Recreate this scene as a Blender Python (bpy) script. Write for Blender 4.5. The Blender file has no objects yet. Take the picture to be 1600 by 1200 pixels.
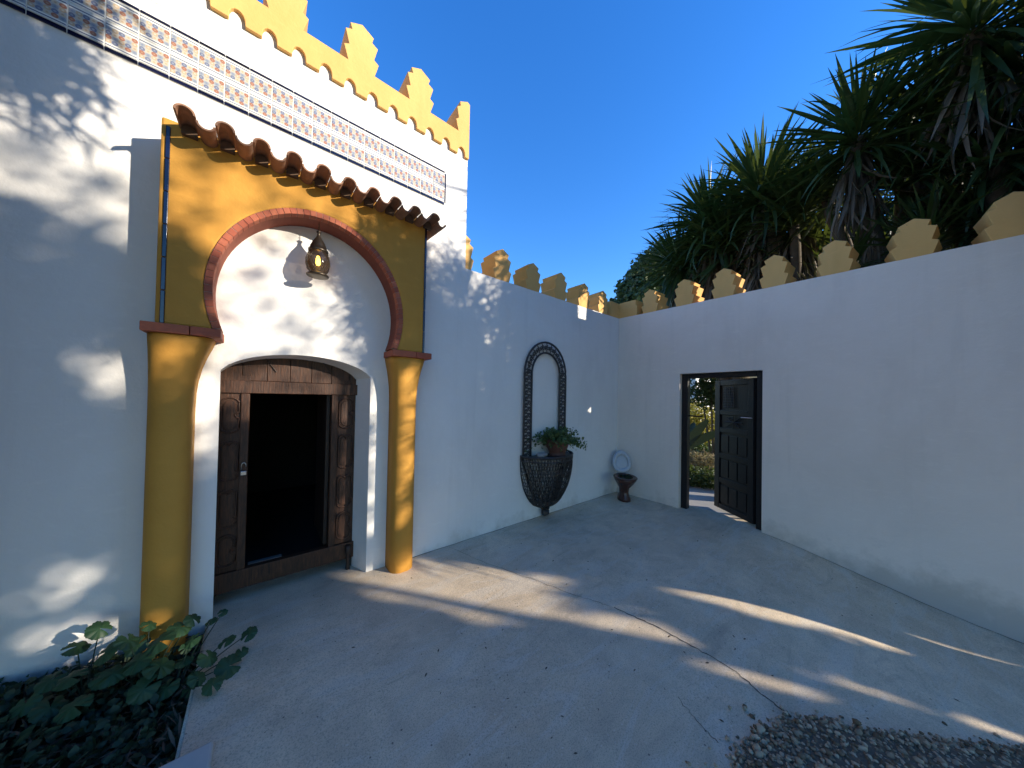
import bpy, bmesh, math, random
import numpy as np
from mathutils import Vector, Matrix, Quaternion
R = math.radians
random.seed(7)
rng = np.random.default_rng(11)
scn = bpy.context.scene
C = scn.collection

# ------------------------------------------------------------------ camera, sky, sun, exposure
# plan coordinates used below: u along the facade (to the right), n out of the facade (towards the
# viewer), z up.  Blender: X = u, Y = -n, Z = z.
def V(u, n, z): return Vector((u, -n, z))
TH, PITCH, ROLL = 0.8821, 0.0136, 0.0190
cam_d = bpy.data.cameras.new('camera'); cam = bpy.data.objects.new('camera', cam_d); C.objects.link(cam)
r0 = Vector((math.sin(TH), -math.cos(TH), 0)); f0 = Vector((math.cos(TH), math.sin(TH), 0)); z0 = Vector((0, 0, 1))
fw = f0 * math.cos(PITCH) + z0 * math.sin(PITCH); up = -f0 * math.sin(PITCH) + z0 * math.cos(PITCH)
rr = r0 * math.cos(ROLL) + up * math.sin(ROLL); uu = -r0 * math.sin(ROLL) + up * math.cos(ROLL)
M = Matrix.Identity(4)
for i in range(3):
    M[i][0] = rr[i]; M[i][1] = uu[i]; M[i][2] = -fw[i]
M.translation = Vector((0, -2.98, 1.6014))
cam.matrix_world = M
cam_d.sensor_width = 36; cam_d.lens = 478.0972 / 1600 * 36; cam_d.shift_y = 15.9 / 1600
cam_d.clip_start = 0.05; cam_d.clip_end = 3000
scn.camera = cam

SUN = Vector((0.75, -1.0, 0.37)).normalized()
KU, KZ = 0.75, 0.37                       # a sun ray gains KU in u and KZ in z per metre of n
EL = math.asin(SUN.z); ROT = math.atan2(SUN.x, SUN.y)
w = bpy.data.worlds.new('World'); scn.world = w; w.use_nodes = True
nt = w.node_tree; nt.nodes.clear()
sky = nt.nodes.new('ShaderNodeTexSky'); sky.sky_type = 'NISHITA'; sky.sun_disc = False
sky.sun_elevation = EL; sky.sun_rotation = ROT
sky.air_density = 1.3; sky.dust_density = 0.0; sky.ozone_density = 5.0; sky.altitude = 0
bg = nt.nodes.new('ShaderNodeBackground'); bg.inputs['Strength'].default_value = 0.14
wo = nt.nodes.new('ShaderNodeOutputWorld')
hs = nt.nodes.new('ShaderNodeHueSaturation'); hs.inputs['Saturation'].default_value = 1.215; hs.inputs['Hue'].default_value = 0.514
nt.links.new(sky.outputs[0], hs.inputs['Color']); nt.links.new(hs.outputs[0], bg.inputs[0]); nt.links.new(bg.outputs[0], wo.inputs[0])
sl = bpy.data.lights.new('sun', 'SUN'); sl.energy = 3.1; sl.angle = R(0.53); sl.color = (1.0, 0.90, 0.74)
so = bpy.data.objects.new('sun', sl); C.objects.link(so)
so.rotation_euler = (-SUN).to_track_quat('-Z', 'Y').to_euler(); so.location = (6, -8, 9)
vs = scn.view_settings
vs.view_transform = 'Standard'; vs.look = 'None'; vs.gamma = 1; vs.use_curve_mapping = False; vs.exposure = 1.45

# ------------------------------------------------------------------ materials
class NT:
    def __init__(s, name):
        s.m = bpy.data.materials.new(name); s.m.use_nodes = True
        s.t = s.m.node_tree; s.t.nodes.clear()
        s.out = s.n('ShaderNodeOutputMaterial'); s.p = s.n('ShaderNodeBsdfPrincipled')
        s.l(s.p.outputs[0], s.out.inputs[0])
    def n(s, k, **kw):
        x = s.t.nodes.new(k)
        for a, b in kw.items(): setattr(x, a, b)
        return x
    def l(s, a, b): s.t.links.new(a, b)
    def pos(s, scale=(1, 1, 1), obj=False):
        if obj: o = s.n('ShaderNodeTexCoord').outputs['Object']
        else: o = s.n('ShaderNodeNewGeometry').outputs['Position']
        mp = s.n('ShaderNodeMapping'); mp.inputs['Scale'].default_value = scale; s.l(o, mp.inputs[0]); return mp.outputs[0]
    def noise(s, vec, scale, detail=4, rough=.55, dist=0):
        x = s.n('ShaderNodeTexNoise'); x.inputs['Scale'].default_value = scale; x.inputs['Detail'].default_value = detail
        x.inputs['Roughness'].default_value = rough; x.inputs['Distortion'].default_value = dist; s.l(vec, x.inputs['Vector']); return x.outputs['Fac']
    def ramp(s, fac, stops, const=False):
        x = s.n('ShaderNodeValToRGB'); e = x.color_ramp.elements
        if const: x.color_ramp.interpolation = 'CONSTANT'
        while len(e) < len(stops): e.new(.5)
        for k, (p, c) in enumerate(stops):
            e[k].position = p; e[k].color = (*c, 1) if len(c) == 3 else c
        s.l(fac, x.inputs[0]); return x.outputs[0]
    def mix(s, fac, a, b, mode='MIX'):
        x = s.n('ShaderNodeMix', data_type='RGBA', blend_type=mode)
        if isinstance(fac, (int, float)): x.inputs[0].default_value = fac
        else: s.l(fac, x.inputs[0])
        for v, i in ((a, 6), (b, 7)):
            if isinstance(v, tuple): x.inputs[i].default_value = (*v, 1)
            else: s.l(v, x.inputs[i])
        return x.outputs[2]
    def math(s, op, a, b=0.0, c=None):
        x = s.n('ShaderNodeMath', operation=op)
        for v, i in ((a, 0), (b, 1), (c, 2)):
            if v is None: continue
            if isinstance(v, (int, float)): x.inputs[i].default_value = v
            else: s.l(v, x.inputs[i])
        return x.outputs[0]
    def bump(s, h, strength=.3, dist=.01, prev=None):
        x = s.n('ShaderNodeBump'); x.inputs['Strength'].default_value = strength; x.inputs['Distance'].default_value = dist
        s.l(h, x.inputs['Height'])
        if prev is not None: s.l(prev, x.inputs['Normal'])
        return x.outputs[0]
    def fin(s, col, rough=.6, nrm=None, spec=.5, **kw):
        if isinstance(col, tuple): s.p.inputs['Base Color'].default_value = (*col, 1)
        else: s.l(col, s.p.inputs['Base Color'])
        if isinstance(rough, (int, float)): s.p.inputs['Roughness'].default_value = rough
        else: s.l(rough, s.p.inputs['Roughness'])
        s.p.inputs['Specular IOR Level'].default_value = spec
        if nrm is not None: s.l(nrm, s.p.inputs['Normal'])
        for k, v in kw.items(): s.p.inputs[k].default_value = v
        return s.m
MT = {}
def plaster(name, base, dark, grime=True):
    t = NT(name); p = t.pos()
    a = t.noise(p, .9, 5, .6, .4); b = t.noise(t.pos((1.6, 1.6, .6)), 1.0, 5, .6); f = t.noise(p, 55, 3, .6); m = t.noise(p, 7, 4, .55)
    col = t.mix(t.ramp(a, [(.35, (0, 0, 0)), (.70, (.9, .9, .9))]), base, dark)
    st_ = t.noise(t.pos((7, 7, .35)), 1.0, 4, .6, .3); col = t.mix(t.math('MULTIPLY', t.ramp(st_, [(.55, (0, 0, 0)), (.75, (.5, .5, .5))]), a), col, tuple(x * .8 for x in dark))
    col = t.mix(t.ramp(b, [(.52, (0, 0, 0)), (.8, (.55, .55, .55))]), col, tuple(x * .86 for x in dark))
    br = t.noise(t.pos((3, 3, 9)), 2.2, 5, .65); col = t.mix(t.ramp(br, [(.56, (0, 0, 0)), (.72, (.35, .35, .35))]), col, tuple(min(.92, x * 1.08) for x in base))
    if grime:
        sp = t.n('ShaderNodeSeparateXYZ'); t.l(t.n('ShaderNodeNewGeometry').outputs['Position'], sp.inputs[0])
        z = t.math('SUBTRACT', .16, sp.outputs[2]); z = t.math('MULTIPLY', z, 4.0)
        z = t.math('ADD', z, t.math('MULTIPLY', t.math('SUBTRACT', t.noise(p, 5, 6, .65), .55), 3.0))
        z = t.math('MULTIPLY', t.math('MINIMUM', t.math('MAXIMUM', z, 0), 1), .45)
        col = t.mix(z, col, (.36, .30, .22))
        sk = t.noise(p, 140, 2, .5); col = t.mix(t.ramp(sk, [(.76, (0, 0, 0)), (.80, (.35, .35, .35))]), col, (.3, .28, .25))
    n = t.bump(a, .5, .03); n = t.bump(m, .4, .012, n); n = t.bump(f, .3, .004, n)
    MT[name] = t.fin(col, .75, n, .25)
plaster('white_plaster', (.80, .775, .735), (.73, .70, .66))
plaster('bounce_tinted_plaster', (.86, .75, .645), (.79, .68, .575))  # same paint as white_plaster, with warm bounce light tinted into the colour
plaster('ochre_plaster', (.59, .30, .055), (.46, .215, .035), False)
plaster('parapet_plaster', (.80, .465, .16), (.68, .375, .115), False)
def concrete():
    t = NT('concrete'); p = t.pos()
    a = t.noise(p, .75, 7, .62, .8); b = t.noise(p, 3.6, 7, .68, .5); f = t.noise(p, 150, 3, .7); g = t.noise(p, 42, 5, .75); c = t.noise(t.pos((1.2, 4.2, 1)), 1.6, 6, .62, 1.0)
    col = t.mix(t.ramp(a, [(.32, (0, 0, 0)), (.68, (1, 1, 1))]), (.68, .53, .355), (.82, .665, .47))
    col = t.mix(t.ramp(b, [(.38, (.0, .0, .0)), (.68, (.7, .7, .7))]), col, (.51, .405, .285))
    col = t.mix(t.ramp(c, [(.50, (0, 0, 0)), (.62, (.5, .5, .5))]), col, (.72, .64, .52))
    col = t.mix(t.ramp(c, [(.30, (.55, .55, .55)), (.42, (0, 0, 0))]), col, (.43, .345, .25))
    col = t.mix(t.ramp(f, [(.3, (.7, .7, .7)), (.52, (0, 0, 0))]), col, (.24, .21, .165))
    col = t.mix(t.ramp(g, [(.60, (0, 0, 0)), (.70, (.6, .6, .6))]), col, (.78, .71, .60))
    col = t.mix(t.ramp(g, [(.28, (.7, .7, .7)), (.38, (0, 0, 0))]), col, (.22, .195, .16))
    v = t.n('ShaderNodeTexVoronoi'); v.inputs['Scale'].default_value = 22; t.l(p, v.inputs['Vector'])
    sp = t.math('LESS_THAN', v.outputs['Distance'], .10)
    col = t.mix(t.math('MULTIPLY', sp, t.ramp(b, [(.45, (0, 0, 0)), (.58, (.85, .85, .85))])), col, (.12, .10, .085))
    n = t.bump(b, .35, .012); n = t.bump(g, .3, .006, n); n = t.bump(f, .35, .004, n)
    MT['concrete'] = t.fin(col, .8, n, .3)
concrete()
def brick():
    t = NT('red_brick'); p = t.pos(); r = t.n('ShaderNodeObjectInfo').outputs['Random']
    col = t.mix(r, (.34, .085, .045), (.46, .14, .07)); col = t.mix(t.ramp(t.noise(p, 35, 4, .7), [(.4, (0, 0, 0)), (.8, (.6, .6, .6))]), col, (.24, .07, .05))
    MT['red_brick'] = t.fin(col, .7, t.bump(t.noise(p, 90, 4, .6), .3, .003), .3)
    t = NT('terracotta'); p = t.pos(); r = t.n('ShaderNodeObjectInfo').outputs['Random']
    col = t.mix(r, (.33, .165, .10), (.43, .235, .145)); col = t.mix(t.ramp(t.noise(p, 16, 6, .7), [(.42, (0, 0, 0)), (.72, (.8, .8, .8))]), col, (.17, .115, .085))
    MT['terracotta'] = t.fin(col, .8, t.bump(t.noise(p, 60, 4, .6), .4, .004), .25)
    t = NT('mortar'); p = t.pos(); MT['mortar'] = t.fin(t.mix(t.noise(p, 40), (.42, .36, .31), (.30, .26, .23)), .9, None, .2)
brick()
def tiles():
    t = NT('glazed_tile'); uv = t.n('ShaderNodeTexCoord').outputs['UV']; s = t.n('ShaderNodeSeparateXYZ'); t.l(uv, s.inputs[0])
    x, y = s.outputs[0], s.outputs[1]
    yy = t.math('DIVIDE', t.math('SUBTRACT', y, .17), .66)
    a = t.math('FLOOR', t.math('MULTIPLY', x, 5)); b = t.math('FLOOR', t.math('MULTIPLY', yy, 4))
    k = t.math('DIVIDE', t.math('MODULO', t.math('ADD', a, t.math('MULTIPLY', b, 3)), 5), 5)
    fx = t.math('SUBTRACT', t.math('FRACT', t.math('MULTIPLY', x, 5)), .5); fy = t.math('SUBTRACT', t.math('FRACT', t.math('MULTIPLY', yy, 4)), .5)
    dist = t.math('SQRT', t.math('ADD', t.math('MULTIPLY', fx, fx), t.math('MULTIPLY', fy, fy)))
    dot = t.math('LESS_THAN', dist, .5); core = t.math('LESS_THAN', dist, .2)
    colr = t.ramp(k, [(0, (.50, .37, .25)), (.19, (.17, .19, .28)), (.39, (.56, .47, .36)), (.59, (.36, .16, .11)), (.79, (.30, .33, .37))], True)
    cor2 = t.ramp(k, [(0, (.56, .50, .40)), (.19, (.28, .31, .37)), (.39, (.48, .35, .24)), (.59, (.42, .25, .17)), (.79, (.22, .25, .34))], True)
    col = t.mix(dot, (.44, .43, .41), t.mix(core, colr, cor2))
    inb = t.math('MULTIPLY', t.math('GREATER_THAN', yy, 0), t.math('LESS_THAN', yy, 1))
    dy = t.math('ABSOLUTE', t.math('SUBTRACT', y, .5))
    ln = t.math('MULTIPLY', t.math('GREATER_THAN', dy, .385), t.math('LESS_THAN', dy, .43))
    bor = t.mix(ln, (.76, .74, .68), (.13, .15, .22))
    col = t.mix(inb, bor, col)
    MT['glazed_tile'] = t.fin(col, .22, t.bump(t.noise(t.pos(), 18), .1, .004), .5)
    t = NT('blue_glaze'); r = t.n('ShaderNodeObjectInfo').outputs['Random']
    MT['blue_glaze'] = t.fin(t.mix(r, (.004, .006, .022), (.009, .012, .045)), .12, t.bump(t.noise(t.pos(), 25), .15, .004), .55)
    t = NT('grout'); MT['grout'] = t.fin(t.mix(t.noise(t.pos(), 30), (.74, .73, .70), (.62, .61, .58)), .9)
tiles()
def wood(name, c1, c2, rough=.55):
    t = NT(name); r = t.n('ShaderNodeObjectInfo').outputs['Random']
    p = t.pos((9, 9, 1.2), True); add = t.n('ShaderNodeVectorMath', operation='ADD'); cb = t.n('ShaderNodeCombineXYZ')
    t.l(t.math('MULTIPLY', r, 37), cb.inputs[0]); t.l(p, add.inputs[0]); t.l(cb.outputs[0], add.inputs[1])
    g = t.noise(add.outputs[0], 6, 6, .65, 1.2); f = t.noise(t.pos((160, 160, 12)), 1, 3, .6)
    col = t.mix(t.ramp(g, [(.3, (0, 0, 0)), (.7, (1, 1, 1))]), c1, c2); col = t.mix(t.math('MULTIPLY', t.ramp(f, [(.35, (1, 1, 1)), (.55, (0, 0, 0))]), .6), col, tuple(x * .4 for x in c1))
    MT[name] = t.fin(col, rough, t.bump(g, .5, .004, t.bump(f, .4, .003)), .4)
wood('carved_wood', (.024, .010, .006), (.10, .038, .016))
wood('dark_wood', (.022, .013, .010), (.05, .028, .02), .5)
wood('black_wood', (.006, .005, .006), (.015, .012, .012), .5)
def plain(name, c, rough=.5, c2=None, sc=30, spec=.5, metal=0, bump=.2):
    t = NT(name); p = t.pos(); n = t.noise(p, sc, 4, .6)
    MT[name] = t.fin(t.mix(n, c, c2 or tuple(x * .6 for x in c)), rough, t.bump(n, bump, .003), spec, Metallic=metal)
plain('gravel_base', (.22, .175, .125), .95, (.10, .08, .058), 90, .1, 0, .9)
plain('tile_mortar', (.16, .10, .065), .9, (.10, .065, .045), 30, .15, 0, .6)
plain('basket_iron', (.085, .07, .06), .55, (.05, .043, .04), 60, .35)
plain('red_render', (.27, .085, .055), .8, (.20, .065, .045), 12, .2)
plain('kerb_render', (.55, .54, .51), .85, (.42, .41, .38), 9, .2)
plain('iron', (.03, .028, .03), .5, (.06, .052, .048), 60, .4)
plain('lamp_metal', (.10, .075, .05), .4, (.05, .04, .03), 50, .5, .8)
plain('steel', (.45, .45, .46), .3, (.3, .3, .3), 60, .5, 1)
plain('clay_pot', (.15, .06, .04), .6, (.09, .04, .03))
plain('brown_ceramic', (.085, .032, .024), .25, (.06, .024, .018))
plain('white_seat', (.50, .52, .54), .35, (.42, .44, .47))
plain('pebble', (.30, .28, .26), .8, (.2, .19, .17))
plain('bark', (.13, .10, .07), .9, (.06, .047, .033), 14, .2, 0, .8)
plain('earth', (.05, .038, .026), .95, (.022, .017, .012), 22, .1, 0, .9)
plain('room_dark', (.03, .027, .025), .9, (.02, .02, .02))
plain('garden_ground', (.20, .165, .10), .95, (.09, .085, .045), 3, .1, 0, .5)
plain('path_concrete', (.40, .39, .37), .85, (.32, .31, .30), 8, .2)
plain('mast', (.4, .4, .42), .5)
def gravelm():
    t = NT('gravel'); v = t.n('ShaderNodeAttribute', attribute_name='tint'); 
    col = t.mix(v.outputs['Fac'], (.16, .105, .06), (.58, .44, .29))
    MT['gravel'] = t.fin(col, .85, t.bump(t.noise(t.pos(), 120), .3, .003), .2)
gravelm()
def leafm(name, c1, c2, rough=.45, trans=.25, attr=False):
    t = NT(name)
    if attr: f = t.n('ShaderNodeAttribute', attribute_name='tint').outputs['Fac']
    else: f = t.math('ADD', t.math('MULTIPLY', t.n('ShaderNodeObjectInfo').outputs['Random'], .6), t.math('MULTIPLY', t.noise(t.pos(), 9), .5))
    col = t.mix(f, c1, c2)
    m = t.fin(col, rough, None, .4)
    if trans:
        tr = t.n('ShaderNodeBsdfTranslucent'); t.l(t.mix(.5, col, (.16, .20, .02)), tr.inputs[0]); ms = t.n('ShaderNodeMixShader'); ms.inputs[0].default_value = trans
        t.l(t.p.outputs[0], ms.inputs[1]); t.l(tr.outputs[0], ms.inputs[2]); t.l(ms.outputs[0], t.out.inputs[0])
    MT[name] = m
leafm('yucca_leaf', (.024, .048, .018), (.07, .10, .03), .38, .28)
leafm('yucca_leaf_far', (.022, .045, .018), (.07, .10, .03), .4, .25, True)
leafm('dead_leaf', (.07, .052, .036), (.19, .15, .11), .8, .12, True)
leafm('broad_leaf', (.022, .045, .014), (.06, .09, .025), .5, .25, True)
leafm('yellow_leaf', (.30, .24, .03), (.50, .40, .06), .6, .4, True)
leafm('hill_leaf', (.025, .045, .016), (.085, .11, .035), .7, .1, True)
leafm('dry_grass', (.30, .22, .12), (.42, .33, .20), .8, .3, True)
leafm('banana_leaf', (.010, .030, .018), (.016, .042, .022), .4, .05)
leafm('mallow_leaf', (.022, .06, .028), (.045, .10, .036), .5, .2)
leafm('pot_leaf', (.05, .10, .03), (.14, .19, .07), .55, .25, True)
leafm('ground_leaf', (.015, .035, .018), (.045, .075, .035), .6, .15, True)
leafm('litter', (.045, .034, .024), (.17, .13, .09), .9, 0, True)

# ------------------------------------------------------------------ mesh helpers (all in u, n, z)
def tag(o, label=None, cat=None, group=None, kind=None):
    if label: o['label'] = label
    if cat: o['category'] = cat
    if group: o['group'] = group
    if kind: o['kind'] = kind
    return o
def thing(name, label, cat, loc=(0, 0, 0), group=None):
    o = bpy.data.objects.new(name, None); C.objects.link(o); o.location = V(*loc); o.empty_display_size = .1
    return tag(o, label, cat, group)
WL = {}
def wloc(o):
    v = Vector((0, 0, 0))
    while o is not None: v = v + Vector(o.location); o = o.parent
    return v
class MB:
    """collects geometry in u,n,z; build() links it as ONE mesh object"""
    def __init__(s): s.v = []; s.f = []; s.uv = {}
    def add(s, vs, fs):
        b = len(s.v); s.v += [tuple(x) for x in vs]; s.f += [tuple(b + i for i in f) for f in fs]; return s
    def box(s, u0, u1, n0, n1, z0, z1):
        return s.add([(u0, n0, z0), (u1, n0, z0), (u1, n1, z0), (u0, n1, z0), (u0, n0, z1), (u1, n0, z1), (u1, n1, z1), (u0, n1, z1)],
                     [(0, 1, 2, 3), (4, 7, 6, 5), (0, 4, 5, 1), (1, 5, 6, 2), (2, 6, 7, 3), (3, 7, 4, 0)])
    def loft(s, rings, close=True, caps=True):
        k = len(rings[0]); vs = [p for r in rings for p in r]; fs = []
        for i in range(len(rings) - 1):
            for j in range(k if close else k - 1):
                j2 = (j + 1) % k; fs.append((i * k + j, i * k + j2, (i + 1) * k + j2, (i + 1) * k + j))
        if caps: fs += [tuple(range(k))[::-1], tuple((len(rings) - 1) * k + j for j in range(k))]
        return s.add(vs, fs)
    def prism_uz(s, poly, n0, n1, poly2=None):
        return s.loft([[(a, n0, b) for a, b in poly], [(a, n1, b) for a, b in (poly2 or poly)]])
    def prism_nz(s, poly, u0, u1, poly2=None):
        return s.loft([[(u0, a, b) for a, b in poly], [(u1, a, b) for a, b in (poly2 or poly)]])
    def prism_un(s, poly, z0, z1):
        return s.loft([[(a, b, z0) for a, b in poly], [(a, b, z1) for a, b in poly]])
    def lathe(s, c, prof, seg=20, su=1, sn=1, a0=0, a1=2 * math.pi):
        full = abs(a1 - a0 - 2 * math.pi) < 1e-6; rings = []
        for r, z in prof:
            rings.append([(c[0] + su * r * math.cos(a0 + (a1 - a0) * k / (seg if full else seg - 1)), c[1] + sn * r * math.sin(a0 + (a1 - a0) * k / (seg if full else seg - 1)), c[2] + z) for k in range(seg)])
        return s.loft(rings, full, full)
    def tube(s, pts, r, seg=6, caps=True):
        pts = [Vector(p) for p in pts]; rs = r if isinstance(r, (list, tuple)) else [r] * len(pts); rings = []
        for i, p in enumerate(pts):
            t = (pts[min(i + 1, len(pts) - 1)] - pts[max(i - 1, 0)]).normalized()
            a = t.cross(Vector((0, 0, 1)))
            if a.length < .05: a = t.cross(Vector((0, 1, 0)))
            a.normalize(); b = t.cross(a).normalized()
            rings.append([tuple(p + a * rs[i] * math.cos(2 * math.pi * k / seg) + b * rs[i] * math.sin(2 * math.pi * k / seg)) for k in range(seg)])
        return s.loft(rings, True, caps)
    def mesh(s, name, org=Vector((0, 0, 0))):
        me = bpy.data.meshes.new(name)
        me.from_pydata([(a - org.x, -b - org.y, c - org.z) for a, b, c in s.v], [], s.f)
        bm = bmesh.new(); bm.from_mesh(me); bmesh.ops.recalc_face_normals(bm, faces=bm.faces); bm.to_mesh(me); bm.free()
        return me
    def build(s, name, mat, parent=None, smooth=False, bevel=0, seg=2):
        org = wloc(parent) if parent else Vector((0, 0, 0))
        me = s.mesh(name, org); me.materials.append(MT[mat])
        if smooth: me.shade_smooth()
        o = bpy.data.objects.new(name, me); C.objects.link(o); o.parent = parent
        if bevel:
            b = o.modifiers.new('bevel', 'BEVEL'); b.width = bevel; b.segments = seg; b.limit_method = 'ANGLE'; b.angle_limit = R(35)
        return o
def inst(src, parent, loc=None, name=None):
    c = src.copy(); C.objects.link(c); c.parent = parent
    if loc is not None: c.location = loc
    if name: c.name = name
    return c
def quads_mesh(name, verts, nper, faces_local, mat, parent=None, tint=None, smooth=False):
    """verts: (N, nper, 3) in u,n,z; every item has the same local faces"""
    N = len(verts); org = wloc(parent) if parent else Vector((0, 0, 0))
    v = np.array(verts, float).reshape(-1, 3).copy(); v[:, 1] *= -1; v -= np.array(org)
    fl = np.array(faces_local); k = fl.shape[1]
    f = (fl[None] + (np.arange(N) * nper)[:, None, None]).reshape(-1, k)
    me = bpy.data.meshes.new(name); me.vertices.add(len(v)); me.vertices.foreach_set('co', v.ravel())
    me.loops.add(f.size); me.loops.foreach_set('vertex_index', f.ravel().astype(np.int32))
    me.polygons.add(len(f)); me.polygons.foreach_set('loop_start', (np.arange(len(f)) * k).astype(np.int32))
    me.update(calc_edges=True)
    at = me.attributes.new('tint', 'FLOAT', 'POINT'); tt = rng.random(N) if tint is None else np.array(tint)
    at.data.foreach_set('value', np.repeat(tt, nper).astype(np.float32))
    me.materials.append(MT[mat])
    if smooth: me.shade_smooth()
    o = bpy.data.objects.new(name, me); C.objects.link(o); o.parent = parent
    return o
def unit(a): return a / np.maximum(np.linalg.norm(a, axis=-1, keepdims=True), 1e-9)
def leaf_cards(cent, size, nrm=None, asp=.5, bend=.15):
    """six-point bent leaves; returns (N,6,3)"""
    N = len(cent); cent = np.array(cent); size = np.broadcast_to(np.array(size, float), (N,))[:, None]
    nn = unit(rng.normal(size=(N, 3)) + (0 if nrm is None else np.array(nrm)))
    a = unit(np.cross(nn, rng.normal(size=(N, 3)))); b = np.cross(nn, a)
    P = [-.5 * a, -.1 * a + asp * .5 * b + bend * .4 * nn, -.1 * a - asp * .5 * b + bend * .4 * nn, .22 * a + asp * .42 * b + bend * .3 * nn, .22 * a - asp * .42 * b + bend * .3 * nn, .55 * a - bend * nn]
    return np.stack([cent + p * size for p in P], 1)
LEAF_F = [(0, 2, 1, 1), (1, 2, 4, 3), (3, 4, 5, 5)]
LEAF_T = [(0, 2, 1), (1, 2, 4), (1, 4, 3), (3, 4, 5)]

# ------------------------------------------------------------------ the ground
def sst(t): t = min(1, max(0, t)); return t * t * (3 - 2 * t)
def zf(u, n): return -.33 * sst((n - 1.7) / 2.2) * sst((u - 1.5) / 3)
UW = 4.873                      # inner face of the right wall
def grid(mb, us, ns, zfun):
    vs = [(a, b, zfun(a, b)) for b in ns for a in us]; k = len(us)
    fs = [(j * k + i, j * k + i + 1, (j + 1) * k + i + 1, (j + 1) * k + i) for j in range(len(ns) - 1) for i in range(k - 1)]
    mb.add(vs, fs)
lin = lambda a, b, k: [a + (b - a) * i / (k - 1) for i in range(k)]
def wob(u, n): return .004 * math.sin(2.3 * u + 1.1 * n) * math.sin(1.7 * n - .6 * u) if n > .05 else 0
fm = MB()
grid(fm, lin(-.235, UW + .3, 70), lin(-.6, 1.06, 24), lambda u, n: zf(u, n) + wob(u, n))
grid(fm, lin(-9, UW + .3, 120), lin(1.06, 8, 70), lambda u, n: zf(u, n) + wob(u, n))
fm.box(-.25, -.235, .0, 1.06, -.2, -.002)
floor_o = tag(fm.build('courtyard_floor', 'concrete', None, True), kind='structure')
def zg(u, n):
    if n > 7.9: return -.06 - .4 * sst((u - 1.5) / 3) * (1 if u < 12 else max(0, 1 - (u - 12) / 10))
    if u > UW + .2: return -.02 if n < 2.4 else -.02 - .45 * sst((n - 2.4) / 1.8)
    return -.5
gm = MB(); grid(gm, [-900, -300, -100, -40, -20, -9, -4, 0, 2, 3.5, 4.6, 5.2, 6, 7, 9, 12, 16, 22, 30, 50, 100, 300, 900], [-900, -300, -100, -40, -20, -8, -3, -1, 0, 1, 2, 2.4, 3, 3.6, 4.2, 5, 6, 7.8, 8.2, 10, 14, 20, 40, 100, 300, 900], zg)
tag(gm.build('ground', 'garden_ground'), kind='structure')
sm = MB(); grid(sm, lin(-4, -.25, 46), lin(-.02, 1.08, 18), lambda u, n: -.07 + .05 * math.sin(5 * u + 3 * n) * math.sin(4 * n) + random.uniform(-.012, .012) + .09 * sst((-.6 - u) / .8))
tag(sm.build('soil', 'earth', None, True), kind='structure')
pm = MB(); pm.loft([[(4.95, 1.0, -.015), (4.95, 2.02, -.015)], [(5.6, .85, .0), (5.6, 2.0, .0)], [(6.3, .5, .004), (6.5, 2.2, .004)], [(7.0, -.6, .004), (7.0, 2.8, .004)]], False, False)
tag(pm.build('garden_path', 'path_concrete'), kind='structure')
# the long crack in the concrete, and a short one
def crack(pts, wd):
    m = MB(); P = []
    for i in range(len(pts) - 1):
        for k in range(8):
            t = k / 8; P.append((pts[i][0] * (1 - t) + pts[i + 1][0] * t + random.uniform(-.008, .008), pts[i][1] * (1 - t) + pts[i + 1][1] * t + random.uniform(-.008, .008)))
    vs = []
    for i, (a, b) in enumerate(P):
        q = P[min(i + 1, len(P) - 1)]; p = P[max(i - 1, 0)]; d = Vector((q[0] - p[0], q[1] - p[1], 0)).normalized(); h = wd * random.uniform(.5, 1.2)
        z = zf(a, b) + wob(a, b) + .002; vs += [(a - d.y * h, b + d.x * h, z), (a + d.y * h, b - d.x * h, z)]
    m.add(vs, [(2 * i, 2 * i + 1, 2 * i + 3, 2 * i + 2) for i in range(len(P) - 1)])
    m.build('crack', 'room_dark', floor_o)
crack([(1.59, .03), (1.73, .54), (1.9, .99), (2.03, 1.38), (2.15, 1.66)], .0016)
crack([(2.15, 1.66), (2.2, 1.94), (2.23, 2.18), (2.24, 2.42), (2.19, 2.55), (2.15, 2.69)], .0035)
crack([(1.17, .006), (2.2, .004), (3.2, .006), (4.86, .005)], .004)
crack([(4.867, .02), (4.866, .5), (4.867, 1.02)], .004)
crack([(4.867, 2.02), (4.866, 2.6), (4.867, 3.4), (4.867, 4.1)], .004)
crack([(1.78, 2.28), (1.72, 2.42), (1.7, 2.5)], .0015)

# ------------------------------------------------------------------ the house front
B = thing('house', 'white plastered house front with ochre scalloped parapet and patterned tile band', 'house', (-1.0, -2, 0))
UE = 1.742; UL = -7.0; ZT = 4.512
arch = []
dl, dr, dc = -.219, .777, .279
for k in range(25):
    t = k / 24; u = dl + (dr - dl) * t; s = (u - dc) / ((dr - dl) / 2); arch.append((u, 1.765 + .205 * math.sqrt(max(0, 1 - .93 * s * s)) - .205 * math.sqrt(.07)))
arch_b = [(-.24 + (u - dl) / (dr - dl) * (.70 + .24), z - .015) for u, z in arch]
front = [(UL, -.5), (dl, -.5)] + arch + [(dr, -.5), (UE, -.5), (UE, ZT - .15), (UL, ZT - .15)]
back = [(UL, -.5), (-.24, -.5)] + arch_b + [(.70, -.5), (UE, -.5), (UE, ZT - .15), (UL, ZT - .15)]
m = MB(); m.prism_uz(front, 0, -.2, back); m.build('facade_wall', 'white_plaster', B)
m = MB(); m.box(UE - .2, UE, -5, -.201, -.5, ZT - .15); m.build('side_wall', 'white_plaster', B)
m = MB(); m.box(UL, UE - .2, -5, -.22, ZT - .4, ZT - .2); m.build('roof_slab', 'white_plaster', B)
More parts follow.
